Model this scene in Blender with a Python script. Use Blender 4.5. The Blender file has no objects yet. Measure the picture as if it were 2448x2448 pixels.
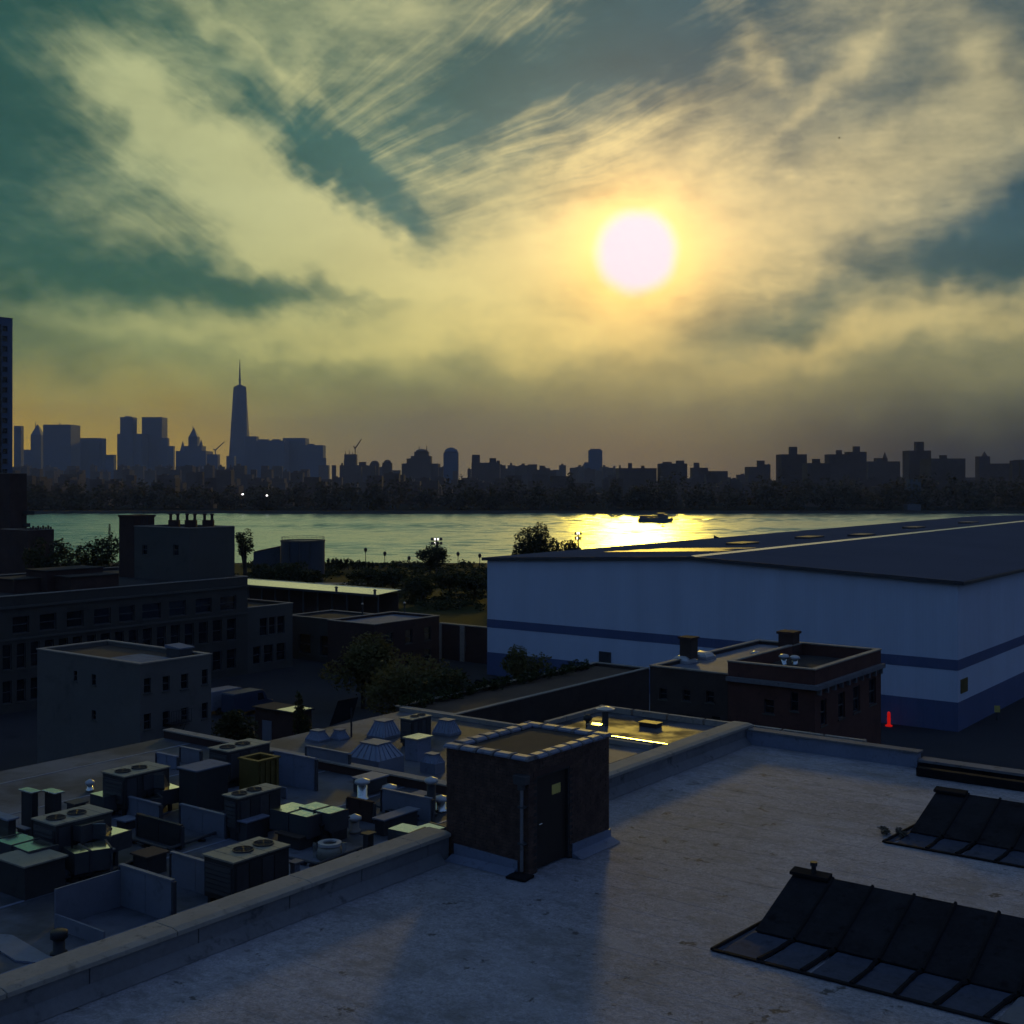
import bpy, bmesh, math, random
from mathutils import Vector, Matrix
R = math.radians
random.seed(11)
scene = bpy.context.scene
COL = scene.collection

# ------------------------------------------------------------------ camera
# World axes follow the street grid: +Y runs away to the right of the view, -X away to the left.
FPX, CX, HOR, CAMZ = 2949.0, 1224.0, 1140.0, 24.0      # focal length / principal column / horizon row (photo pixels), eye height
HEAD = math.atan2(2216.0, 2949.0)
FWD = Vector((-math.sin(HEAD), math.cos(HEAD), 0)); RGT = Vector((math.cos(HEAD), math.sin(HEAD), 0))
cam_data = bpy.data.cameras.new('camera'); cam = bpy.data.objects.new('camera', cam_data); COL.objects.link(cam)
cam.location = (0, 0, CAMZ); cam.rotation_euler = (R(90), 0, HEAD)
cam_data.sensor_width = 36; cam_data.lens = 36 * FPX / 2448.0
cam_data.shift_y = -(1224.0 - HOR) / 2448.0
cam_data.clip_start = 0.5; cam_data.clip_end = 30000
scene.camera = cam

# ------------------------------------------------------------------ sun
SUN_AZ = math.atan((1522 - CX) / FPX)                      # to the right of the view direction
SUN_EL = math.atan((HOR - 602) / FPX * math.cos(SUN_AZ))
sd = FWD * math.cos(SUN_AZ) + RGT * math.sin(SUN_AZ)
SUN_DIR = Vector((sd.x * math.cos(SUN_EL), sd.y * math.cos(SUN_EL), math.sin(SUN_EL)))
sun_data = bpy.data.lights.new('sun', 'SUN'); sun = bpy.data.objects.new('sun', sun_data); COL.objects.link(sun)
sun_data.energy = 0.50; sun_data.angle = R(3.6); sun_data.color = (1.0, 0.68, 0.07)
sun.rotation_euler = SUN_DIR.to_track_quat('Z', 'Y').to_euler(); sun.location = (0, 0, 200)

# ------------------------------------------------------------------ sky
world = bpy.data.worlds.new('World'); scene.world = world; world.use_nodes = True
WT = world.node_tree; WT.nodes.clear()

class S:
    """a node socket with arithmetic"""
    def __init__(s, sock): s.k = sock
    def _b(s, op, o, rev=False): return sm(op, o, s) if rev else sm(op, s, o)
    def __add__(s, o): return s._b('ADD', o)
    __radd__ = __add__
    def __mul__(s, o): return s._b('MULTIPLY', o)
    __rmul__ = __mul__
    def __sub__(s, o): return s._b('SUBTRACT', o)
    def __rsub__(s, o): return s._b('SUBTRACT', o, True)
    def __truediv__(s, o): return s._b('DIVIDE', o)
CUR = [WT]
def setin(inp, v):
    if isinstance(v, S): CUR[0].links.new(v.k, inp)
    elif isinstance(v, (tuple, list)) and len(v) == 3 and len(inp.default_value) == 4: inp.default_value = (*v, 1)
    else: inp.default_value = v
def sm(op, *a, clamp=False):
    n = CUR[0].nodes.new('ShaderNodeMath'); n.operation = op; n.use_clamp = clamp
    for i, v in enumerate(a): setin(n.inputs[i], v)
    return S(n.outputs[0])
def vdot(v, c):
    n = CUR[0].nodes.new('ShaderNodeVectorMath'); n.operation = 'DOT_PRODUCT'
    setin(n.inputs[0], v); setin(n.inputs[1], c); return S(n.outputs['Value'])
def vm(op, a, b):
    n = CUR[0].nodes.new('ShaderNodeVectorMath'); n.operation = op
    setin(n.inputs[0], a); setin(n.inputs[1], b); return S(n.outputs[0])
def vscale(a, s):
    n = CUR[0].nodes.new('ShaderNodeVectorMath'); n.operation = 'SCALE'
    setin(n.inputs[0], a); setin(n.inputs['Scale'], s); return S(n.outputs[0])
def comb(x, y, z=0.0):
    n = CUR[0].nodes.new('ShaderNodeCombineXYZ')
    for i, v in enumerate((x, y, z)): setin(n.inputs[i], v)
    return S(n.outputs[0])
def mapping(v, loc=(0, 0, 0), rot=0.0, scl=(1, 1, 1), kind='TEXTURE'):
    n = CUR[0].nodes.new('ShaderNodeMapping'); n.vector_type = kind
    setin(n.inputs[0], v); n.inputs['Location'].default_value = loc
    n.inputs['Rotation'].default_value = (0, 0, rot); n.inputs['Scale'].default_value = scl
    return S(n.outputs[0])
def noise(v, scale, detail=4.0, rough=0.55, dist=0.0, color=False):
    n = CUR[0].nodes.new('ShaderNodeTexNoise')
    if v is not None: setin(n.inputs['Vector'], v)
    n.inputs['Scale'].default_value = scale; n.inputs['Detail'].default_value = detail
    n.inputs['Roughness'].default_value = rough; n.inputs['Distortion'].default_value = dist
    return S(n.outputs['Color' if color else 'Fac'])
def ramp01(x, a, b, smooth=True):
    n = CUR[0].nodes.new('ShaderNodeMapRange'); n.interpolation_type = 'SMOOTHSTEP' if smooth else 'LINEAR'
    setin(n.inputs['Value'], x); n.inputs['From Min'].default_value = a; n.inputs['From Max'].default_value = b
    return S(n.outputs[0])
def mixc(f, a, b, mode='MIX'):
    n = CUR[0].nodes.new('ShaderNodeMix'); n.data_type = 'RGBA'; n.blend_type = mode; n.clamp_factor = True
    setin(n.inputs['Factor'], f); setin(n.inputs['A'], a); setin(n.inputs['B'], b)
    ia = [i for i in n.inputs if i.type == 'RGBA']; 
    return S([o for o in n.outputs if o.type == 'RGBA'][0])
def mixrgb(f, a, b, mode='MIX'):
    n = CUR[0].nodes.new('ShaderNodeMixRGB'); n.blend_type = mode
    setin(n.inputs[0], f); setin(n.inputs[1], a); setin(n.inputs[2], b); return S(n.outputs[0])

tc = WT.nodes.new('ShaderNodeTexCoord'); D = S(tc.outputs['Generated'])
fd = vdot(D, tuple(FWD)); rd = vdot(D, tuple(RGT)); zd = vdot(D, (0, 0, 1))
AZ = sm('ARCTAN2', rd, fd); EL = sm('ARCSINE', zd)
def px(x, y):                                             # photo position -> azimuth, elevation
    a = math.atan((x - CX) / FPX); return a, math.atan((HOR - y) / FPX * math.cos(a))
P0 = comb(AZ, EL)
wn = noise(D, 9.0, 3.0, 0.62, color=True)                 # ragged edges
wn2 = noise(D, 36.0, 2.0, 0.6, color=True)
warp = vm('ADD', vm('MULTIPLY', vm('SUBTRACT', wn, (0.5, 0.5, 0.5)), (0.085, 0.085, 0)), vm('MULTIPLY', vm('SUBTRACT', wn2, (0.5, 0.5, 0.5)), (0.026, 0.026, 0)))
PW = vm('ADD', P0, warp)
def polys(v):
    x, y = vdot(v, (1, 0, 0)), vdot(v, (0, 1, 0))
    return comb(x, y, 1.0), comb(x * x, x * y, y * y)
PWQ, P0Q = polys(PW), polys(P0)
def blob(x, y, sa, sc, rot, coord=None):                  # a soft elongated patch: exp(-quadratic form)
    a, e = px(x, y); c, s_ = math.cos(R(-rot)), math.sin(R(-rot)); k, l = (FPX / sa) ** 2, (FPX / sc) ** 2
    A, B, C = c * c * k + s_ * s_ * l, 2 * c * s_ * (k - l), s_ * s_ * k + c * c * l
    lin, quad = coord or PWQ
    return sm('EXPONENT', vdot(quad, (-A, -B, -C)) + vdot(lin, (2 * A * a + B * e, 2 * C * e + B * a, -(A * a * a + B * a * e + C * e * e))))
def bsum(lst, coord=None, start=0.0):
    t = start
    for x, y, sa, sc, rot, amp in lst: t = sm('MULTIPLY_ADD', blob(x, y, sa, sc, rot, coord), amp, t)
    return t
dens = bsum([
    # bright veils
    (350, 285, 310, 70, 38, .95), (700, 490, 390, 100, 32, 1.0), (1050, 640, 420, 95, 14, .85), (520, 570, 260, 60, 14, .50),
    (1400, 570, 480, 170, -6, .70), (1800, 520, 380, 120, -10, .40), (2200, 330, 300, 100, -35, .34),
    (2200, 790, 380, 44, -9, .85), (700, 825, 480, 52, 3, .75), (1250, 800, 330, 55, 6, .45),
    (620, 160, 320, 40, 38, .50), (715, 230, 60, 32, -60, .45), (1050, 400, 360, 40, -24, .45), (1420, 340, 300, 40, -24, .40),
    (1960, 210, 200, 34, -45, .50), (1790, 120, 160, 40, 55, .45), (2330, 130, 170, 50, 55, .40), (200, 930, 330, 60, 2, .30),
    # gaps
    (720, 330, 330, 46, 40, -.50), (900, 455, 260, 60, 42, -.75), (1000, 535, 140, 40, 30, -.35), (40, 470, 230, 120, 28, -.55), (100, 650, 280, 100, 14, -.36),
    (560, 692, 360, 44, 4, -.52), (980, 715, 300, 26, 7, -.36), (2390, 560, 190, 95, -40, -.95), (1880, 750, 260, 60, -28, -.42),
    (1330, 190, 520, 150, -22, -.58), (1600, 60, 380, 120, -16, -.45), (1890, 260, 180, 80, -60, -.36), (2120, 210, 260, 110, -40, -.25), (0, 0, 340, 240, 35, -.75), (2448, 0, 200, 140, 30, -.4)], start=0.28)
# feathery streaks fanning out of the lower left
a0, e0 = px(100, 760)
ddx, ddy = AZ - a0, EL - e0
fan_t = sm('ARCTAN2', ddy, ddx); fan_r = sm('SQRT', ddx * ddx + ddy * ddy)
streak = noise(comb(fan_t * 42.0 + vdot(wn, (2.2, 0.0, 0.0)), fan_r * 4.0 + vdot(wn2, (0.0, 0.5, 0.0)), 3.7), 1.0, 5.0, 0.70)
streak_m = bsum([(1330, 200, 560, 240, -20, 1.0), (850, 330, 200, 120, 20, .35)], P0Q)
# fibres drawn out along the big left-hand veil
fib = noise(comb(vdot(P0, (math.cos(R(-33)) * 9.0, math.sin(R(-33)) * 9.0, 0)) + vdot(wn, (0.0, 1.1, 0.0)), vdot(P0, (-math.sin(R(-33)) * 62.0, math.cos(R(-33)) * 62.0, 0)) + vdot(wn, (0.0, 0.0, 2.4)), 8.1), 1.0, 5.0, 0.70)
fib_m = bsum([(520, 400, 620, 330, 30, 1.0)], P0Q)
# thin cirrus all over the sky
cir2 = noise(mapping(D, (0, 0, 0), R(20), (1, 1, 0.42)), 9.0, 5.0, 0.66)
dens = dens + (streak - 0.5) * streak_m * 2.1 + (fib - 0.5) * fib_m * 1.5 + (cir2 - 0.5) * (0.35 + ramp01(EL, R(3), R(9)) * 1.25)
dens = ramp01(dens, -0.42, 1.30)
# angle from the sun
cs = vdot(D, tuple(SUN_DIR)); ang = sm('ARCCOSINE', sm('MINIMUM', cs, 0.99999))
def gex(k): return sm('EXPONENT', ang * (-1.0 / R(k)))
def gau(k):
    q = ang * (1.0 / R(k)); return sm('EXPONENT', q * q * -1.0)
def add3(*cs):
    t = cs[0]
    for c in cs[1:]: t = vm('ADD', t, c)
    return t
nis = WT.nodes.new('ShaderNodeTexSky'); nis.sky_type = 'NISHITA'; nis.sun_disc = False
nis.sun_elevation = SUN_EL; nis.sun_rotation = math.atan2(SUN_DIR.x, SUN_DIR.y)
nis.air_density = 1.3; nis.dust_density = 2.0; nis.ozone_density = 2.0
# clear air: the physical sky, dimmed and a little green towards the left
green = ramp01(AZ, R(15), R(-22))
clear = vm('MULTIPLY', S(nis.outputs[0]), (0.0014, 0.0036, 0.0066))
away = ramp01(cs, 0.93, 0.25)                              # bluer and brighter well away from the sun's murk
clear = vm('ADD', clear, mixrgb(away, mixrgb(green, (0.003, 0.016, 0.032), (0.0, 0.022, 0.014)), (0.052, 0.108, 0.300)))
clear = vm('ADD', clear, vm('MULTIPLY', vscale((0.055, 0.150, 0.105), gex(25.0)), mixrgb(green, (0.5, 0.55, 0.75), (1.35, 1.35, 1.1))))
clear = vscale(clear, 0.62 + cir2 * 0.62)
cloud = add3(vscale((0.80, 0.715, 0.335), gex(32.0)), vscale((0.40, 0.17, 0.0), gex(10.0)), (0.040, 0.062, 0.085))
cloud = vscale(cloud, 0.80 + cir2 * 0.40)
cloud = vm('ADD', cloud, vscale((0.03, 0.065, 0.17), away))
cloud = vm('MULTIPLY', cloud, mixrgb(green, (1, 1, 1), (0.96, 1.15, 0.99)))
sky = mixrgb(dens, clear, cloud)
# murk along the horizon
low = ramp01(EL + vdot(warp, (0.0, 0.5, 0.0)), R(6.0), R(0.3))
lft = ramp01(AZ, R(-3), R(-20)); rgt = ramp01(AZ, R(4), R(20))
murk = mixrgb(rgt, mixrgb(lft, (0.225, 0.165, 0.066), (0.66, 0.40, 0.010)), (0.004, 0.002, 0.0))
murk = mixrgb(ramp01(cs, 0.75, 0.0), murk, (0.045, 0.055, 0.070))
sky = vm('MULTIPLY', sky, mixrgb(ramp01(EL, R(13), R(3)), (1, 1, 1), (1.02, 0.96, 0.64)))
sky = mixrgb(low * 0.94, sky, murk)
# the veiled sun and its glow
glow = add3(vscale((0.36, 0.11, 0.0), gex(5.0)), vscale((0.95, 0.42, 0.02), gau(2.6)))
disc = ramp01(ang + vdot(warp, (0.05, 0.10, 0.0)), R(2.25), R(1.35))
sky = mixrgb(disc, vm('ADD', sky, glow), (1.25, 1.04, 1.08))
bg = WT.nodes.new('ShaderNodeBackground'); WT.links.new(sky.k, bg.inputs[0]); bg.inputs[1].default_value = 1.0
wo = WT.nodes.new('ShaderNodeOutputWorld'); WT.links.new(bg.outputs[0], wo.inputs[0])
world.cycles.sampling_method = 'MANUAL'; world.cycles.sample_map_resolution = 512

# ------------------------------------------------------------------ exposure
scene.view_settings.view_transform = 'Standard'; scene.view_settings.look = 'None'
scene.view_settings.exposure = 0.0; scene.view_settings.gamma = 1.0; scene.view_settings.use_curve_mapping = False

# ------------------------------------------------------------------ render settings
scene.cycles.use_adaptive_sampling = True; scene.cycles.adaptive_threshold = 0.02; scene.cycles.adaptive_min_samples = 12
scene.cycles.max_bounces = 5; scene.cycles.diffuse_bounces = 2; scene.cycles.glossy_bounces = 3; scene.cycles.transmission_bounces = 2
scene.cycles.volume_bounces = 0; scene.cycles.use_denoising = True; scene.cycles.sample_clamp_indirect = 4.0

# ------------------------------------------------------------------ helpers: places
def ray(x): return FWD + RGT * ((x - CX) / FPX)
def at(x, y, z):
    """the point at height z that the photo shows at (x, y)"""
    p = ray(x) * ((CAMZ - z) * FPX / (y - HOR)); return Vector((p.x, p.y, z))
def at_d(x, d, z=0.0):
    p = ray(x) * d; return Vector((p.x, p.y, z))
def x_on(x, Y): r = ray(x); return r.x * Y / r.y
def y_on(x, X): r = ray(x); return r.y * X / r.x
def dist(p): return FWD.x * p[0] + FWD.y * p[1]
def z_row(y, d): return CAMZ - (y - HOR) * d / FPX
def box_px(x, y, z, xl, xr):
    """x0, x1, y0, y1 of a block on the street grid from its near upper corner and its two outer columns"""
    p = at(x, y, z); return x_on(xl, p.y), p.x, p.y, y_on(xr, p.x)

# ------------------------------------------------------------------ helpers: materials
MATS = {}
def bsdf_tree(name):
    m = bpy.data.materials.new(name); m.use_nodes = True; t = m.node_tree; t.nodes.clear(); CUR[0] = t
    o = t.nodes.new('ShaderNodeOutputMaterial'); b = t.nodes.new('ShaderNodeBsdfPrincipled'); t.links.new(b.outputs[0], o.inputs[0])
    MATS[name] = m
    return m, t, b, o
def pos():
    return S(CUR[0].nodes.new('ShaderNodeNewGeometry').outputs['Position'])
def bump(b, h, strength, dist_):
    n = CUR[0].nodes.new('ShaderNodeBump'); n.inputs['Strength'].default_value = strength; n.inputs['Distance'].default_value = dist_
    setin(n.inputs['Height'], h); CUR[0].links.new(n.outputs[0], b.inputs['Normal'])
def mat(name, col, rough=.8, metal=0.0, var=.3, scale=.5, fine=6.0, bmp=0.0, spec=.4, stain=0.0, emit=None, stretch=(1, 1, 1)):
    m, t, b, o = bsdf_tree(name)
    p = pos()
    if stretch != (1, 1, 1): p = vm('MULTIPLY', p, stretch)
    n1 = noise(p, scale, 4, .6); n2 = noise(p, fine, 3, .6)
    f = 1.0 + (n1 - .5) * (2 * var) + (n2 - .5) * (1.2 * var)
    c = vscale(col, f)
    if stain: c = mixrgb(ramp01(noise(p, scale * 2.3, 5, .65), .56, .70) * stain, c, tuple(v * .3 for v in col))
    setin(b.inputs['Base Color'], c)
    setin(b.inputs['Roughness'], sm('ADD', (n2 - .5) * .25, rough, clamp=True))
    b.inputs['Metallic'].default_value = metal; b.inputs['Specular IOR Level'].default_value = spec
    if bmp: bump(b, n2, bmp, .02)
    if emit:
        b.inputs['Emission Color'].default_value = (*emit[0], 1); b.inputs['Emission Strength'].default_value = emit[1]
    return m
mat('brick', (.080, .050, .039), .9, var=.85, scale=4.5, fine=26, bmp=.4, spec=.2)
mat('mortar', (.036, .030, .027), .95, var=.3, scale=3)
mat('red_brick', (.095, .044, .034), .9, var=.35, scale=.7, fine=8, bmp=.3, spec=.2, stain=.4)
mat('brown_brick', (.060, .044, .036), .9, var=.35, scale=.6, fine=7, bmp=.3, spec=.2, stain=.4)
mat('dark_brick', (.060, .036, .030), .9, var=.4, scale=.4, fine=5, spec=.2, stain=.3)
mat('concrete', (.27, .245, .205), .85, var=.28, scale=1.3, fine=11, bmp=.35, spec=.25, stain=.55)
mat('parapet_face', (.15, .15, .155), .9, var=.35, scale=.9, fine=9, bmp=.3, spec=.2, stain=.7)
mat('flashing', (.15, .175, .235), .55, var=.25, scale=1.5, fine=12, spec=.4, stain=.5)
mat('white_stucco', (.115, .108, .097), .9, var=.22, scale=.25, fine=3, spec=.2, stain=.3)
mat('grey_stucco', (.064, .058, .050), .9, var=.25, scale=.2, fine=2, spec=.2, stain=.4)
mat('pale_concrete', (.085, .080, .070), .9, var=.22, scale=.15, fine=2, spec=.2, stain=.35)
mat('dark_roof', (.045, .042, .042), .9, var=.35, scale=.3, fine=3, spec=.12, stain=.4)
mat('brown_roof', (.075, .055, .042), .9, var=.35, scale=.6, fine=6, spec=.2)
mat('silver_roof', (.27, .29, .32), .45, var=.3, scale=.25, fine=3, spec=.5, stain=.5)
mat('blue_roof', (.13, .155, .20), .7, var=.3, scale=.4, fine=4, spec=.12, stain=.5)
mat('tar', (.016, .015, .016), .9, var=.4, scale=1.2, fine=14, bmp=.5, spec=.06)
mat('tar_sheet', (.020, .020, .023), .9, var=.7, scale=1.1, fine=10, bmp=.5, spec=.06, stain=.7)
mat('black_metal', (.02, .02, .022), .6, var=.3, scale=2, spec=.4)
mat('dark_metal', (.06, .06, .065), .55, metal=.3, var=.3, scale=1.5, spec=.4, stain=.3)
mat('lit_duct_top', (.88, .90, .78), .12, metal=1.0, var=.06, scale=1.6, fine=9, spec=.5)  # duct tops only: the sky's brightness put into a paler, smoother metal
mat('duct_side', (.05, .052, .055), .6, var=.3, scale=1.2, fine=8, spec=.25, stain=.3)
mat('door_paint', (.026, .019, .016), .6, var=.25, scale=2, spec=.25)
mat('van_blue', (.035, .045, .075), .45, var=.15, scale=1, spec=.4)
mat('galvanised', (.70, .72, .66), .22, metal=.95, var=.12, scale=1.6, fine=9, spec=.5, stain=.3)
mat('unit_casing', (.25, .24, .195), .55, metal=.15, var=.2, scale=1.0, fine=8, spec=.4, stain=.45)  # pale tone puts the sky light on the unit tops into the colour
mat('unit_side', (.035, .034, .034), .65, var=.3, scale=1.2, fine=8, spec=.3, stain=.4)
mat('white_panel', (.15, .165, .20), .55, var=.22, scale=.8, fine=6, spec=.4, stain=.45)
mat('yellow_box', (.11, .078, .016), .65, var=.3, scale=1.1, fine=8, spec=.35, stain=.6)
mat('sign_yellow', (.52, .42, .10), .6, var=.15, scale=3)
mat('skylight_glass', (.16, .20, .27), .22, var=.25, scale=.8, spec=.6)
mat('white_cap', (.42, .43, .43), .4, metal=.2, var=.15, scale=2, spec=.5)
mat('pane', (.012, .014, .018), .12, var=.3, scale=.4, spec=.55)
def sheet_wall(name, col, rough):
    m, t, b, o = bsdf_tree(name); p = pos(); sx = CUR[0].nodes.new('ShaderNodeSeparateXYZ'); CUR[0].links.new(p.k, sx.inputs[0])
    al = S(sx.outputs[0]) + S(sx.outputs[1]); tone = noise(comb(sm('FLOOR', al * .9), 3.3, 1.7), 1.7, 1, .5); grime = noise(vm('MULTIPLY', p, (.5, .5, .08)), .8, 4, .6)
    setin(b.inputs['Base Color'], vscale(col, .84 + (tone - .5) * .10 + grime * .30)); b.inputs['Roughness'].default_value = rough; b.inputs['Specular IOR Level'].default_value = .25
    bump(b, sm('SINE', al * 20.0), .2, .03)
sheet_wall('white_metal_wall', (.47, .53, .63), .6); sheet_wall('blue_metal_wall', (.085, .110, .205), .55)
mat('asphalt', (.040, .040, .045), .95, var=.35, scale=.08, fine=1.5, spec=.06, stain=.4)
mat('park_grass', (.014, .022, .007), .95, var=.45, scale=.06, fine=.8, spec=.1)
mat('riprap', (.05, .048, .045), .97, var=.5, scale=.6, fine=3, spec=.02)
mat('far_soil', (.03, .03, .025), 1.0, var=.3, scale=.05, fine=1, spec=0.0)
mat('pavement', (.16, .16, .165), .9, var=.3, scale=.2, fine=2, spec=.2, stain=.4)
mat('bark', (.035, .026, .020), .95, var=.4, scale=3, spec=.1)
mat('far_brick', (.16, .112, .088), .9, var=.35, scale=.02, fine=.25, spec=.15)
mat('far_tower', (.10, .12, .16), .6, var=.12, scale=.01, fine=.08, spec=.3, stretch=(1, 1, 6))
mat('far_pale', (.10, .105, .12), .7, var=.12, scale=.01, fine=.1, spec=.3)
mat('tower_glass', (.085, .11, .165), .5, var=.15, scale=.2, fine=2, spec=.3)
mat('hose', (.20, .19, .17), .7, var=.2, scale=2, spec=.2)
mat('tank', (.045, .05, .065), .6, var=.25, scale=.3, fine=2, spec=.4, stain=.4)
mat('boat_paint', (.10, .10, .11), .5, var=.15, scale=.5, spec=.4)
mat('lamp_lit', (.8, .8, .8), .4, var=0, emit=((1.0, .93, .88), 3.0))
mat('far_lamp', (.8, .8, .8), .4, var=0, emit=((1.0, .95, .95), 6.0))
mat('red_lamp', (.5, .02, .01), .4, var=0, emit=((1.0, .012, .006), .32))
mat('apron', (.060, .068, .092), .85, var=.4, scale=1.5, fine=12, spec=.05, stain=.5)
mat('bird', (.02, .02, .02), .9)
mat('ivy', (.035, .045, .014), .9, var=.5, scale=.5, fine=4, spec=.15)
mat('debris', (.12, .10, .07), .95, var=.5, scale=4, fine=20, spec=.1)

def foliage(name, col):
    m, t, b, o = bsdf_tree(name)
    p = pos(); n1 = noise(p, .35, 3, .6); n2 = noise(p, 3.0, 2, .6)
    c = vscale(col, .35 + n1 * .9 + n2 * .45)
    setin(b.inputs['Base Color'], c); b.inputs['Roughness'].default_value = .75; b.inputs['Specular IOR Level'].default_value = .2
    tr = t.nodes.new('ShaderNodeBsdfTranslucent'); setin(tr.inputs[0], vscale(c, 1.0)); mx = t.nodes.new('ShaderNodeMixShader'); mx.inputs[0].default_value = .25
    t.links.new(b.outputs[0], mx.inputs[1]); t.links.new(tr.outputs[0], mx.inputs[2]); t.links.new(mx.outputs[0], o.inputs[0])
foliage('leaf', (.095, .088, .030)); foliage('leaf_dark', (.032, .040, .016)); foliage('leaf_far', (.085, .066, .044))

# roofing felt: pale, patchy, rubbed dark in streaks along the sheets
m, t, b, o = bsdf_tree('roof_felt')
p = pos(); ps = vm('MULTIPLY', p, (.75, 1.25, 1))
n1 = noise(p, .22, 4, .6); n2 = noise(ps, 1.6, 5, .7); n3 = noise(p, 22, 2, .6)
n4 = noise(p, 6.5, 4, .75); n5 = noise(p, 60, 2, .7)
c = vscale((.335, .335, .365), .50 + n1 * .6 + (n3 - .5) * .9 + (n4 - .5) * .9 + (n5 - .5) * .7)
c = mixrgb(ramp01(n2, .44, .70) * .6, c, (.12, .12, .125))
c = mixrgb(ramp01(noise(p, .5, 6, .7), .50, .66) * .55, c, (.15, .145, .14))
c = mixrgb(ramp01(noise(p, 1.3, 5, .72), .61, .67) * .85, c, (.04, .037, .034))
c = mixrgb(ramp01(noise(ps, .8, 4, .6), .56, .72) * .5, c, (.34, .345, .37))
setin(b.inputs['Base Color'], c); b.inputs['Roughness'].default_value = .78; b.inputs['Specular IOR Level'].default_value = .25
bump(b, n3 * .6 + n2 + n4 * .8, .5, .035)
# the lower roofs next door: dull grey-blue, weathered
m, t, b, o = bsdf_tree('grey_felt')
p = pos(); n1 = noise(p, .18, 5, .65); n3 = noise(p, 14, 2, .6)
c = mixrgb(ramp01(n1, .40, .62), (.042, .046, .056), (.115, .128, .158))
c = vscale(c, .8 + n3 * .4); c = mixrgb(ramp01(noise(p, .7, 5, .7), .58, .70) * .6, c, (.03, .03, .03))
setin(b.inputs['Base Color'], c); b.inputs['Roughness'].default_value = .7; b.inputs['Specular IOR Level'].default_value = .3
bump(b, n3, .3, .02)
# wet flat roof
m, t, b, o = bsdf_tree('wet_roof')
p = pos(); n1 = noise(p, .35, 4, .6); n2 = noise(p, 3.5, 3, .6)
setin(b.inputs['Base Color'], mixrgb(ramp01(n1, .4, .6), (.10, .11, .13), (.05, .05, .055)))
setin(b.inputs['Roughness'], .42 + ramp01(n1, .42, .62) * .2); b.inputs['Specular IOR Level'].default_value = .012
bump(b, n2, .12, .02)
# warehouse roof sheeting: ribs running up the slope; shinier copy for sheets added to make a sun glint
for nm, sp, ro in (('metal_roof', 0.0, .8), ('glint_metal_roof', .03, .34)):
    m, t, b, o = bsdf_tree(nm)
    p = pos(); w = S(CUR[0].nodes.new('ShaderNodeSeparateXYZ').outputs[1]); CUR[0].links.new(p.k, w.k.node.inputs[0])
    rib = sm('SINE', w * 9.0); n1 = noise(p, .06, 4, .6); n2 = noise(vm('MULTIPLY', p, (.4, 2.5, 1)), .5, 3, .6)
    setin(b.inputs['Base Color'], vscale((.085, .095, .125), .7 + n1 * .35 + n2 * .3))
    setin(b.inputs['Roughness'], ro + n2 * .15); b.inputs['Specular IOR Level'].default_value = sp
    bump(b, rib * .5 + n2, .25, .05)
# bright sheet roof by the park
m, t, b, o = bsdf_tree('bright_roof')
p = pos(); n2 = noise(p, 1.5, 3, .6)
b.inputs['Base Color'].default_value = (.86, .88, .80, 1); b.inputs['Metallic'].default_value = .95
setin(b.inputs['Roughness'], .12 + n2 * .12); bump(b, n2, .08, .03)
# river: ripples as real slopes, smoother and rougher wind patches
m, t, b, o = bsdf_tree('river_water')
p = pos(); pr = mapping(p, (0, 0, 0), HEAD, (1, 1, 1)); pw = vm('MULTIPLY', pr, (.4, 1.0, 1))
rip = vm('SUBTRACT', noise(pw, .6, 3, .65, color=True), (.5, .5, .5)); w3 = noise(vm('MULTIPLY', pr, (.25, 1, 1)), .02, 3, .6)
nn = vm('ADD', vm('ADD', vscale(vm('MULTIPLY', rip, (1, 1, 0)), .10 + ramp01(w3, .35, .65) * .22), S(CUR[0].nodes.new('ShaderNodeNewGeometry').outputs['Normal'])), (0, 0, 0))
nrm = CUR[0].nodes.new('ShaderNodeVectorMath'); nrm.operation = 'NORMALIZE'; setin(nrm.inputs[0], nn); CUR[0].links.new(nrm.outputs[0], b.inputs['Normal'])
setin(b.inputs['Base Color'], (.50, .68, .55)); b.inputs['Metallic'].default_value = .84; b.inputs['Roughness'].default_value = .26; b.inputs['IOR'].default_value = 2.1
b.inputs['Specular IOR Level'].default_value = .5

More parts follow.
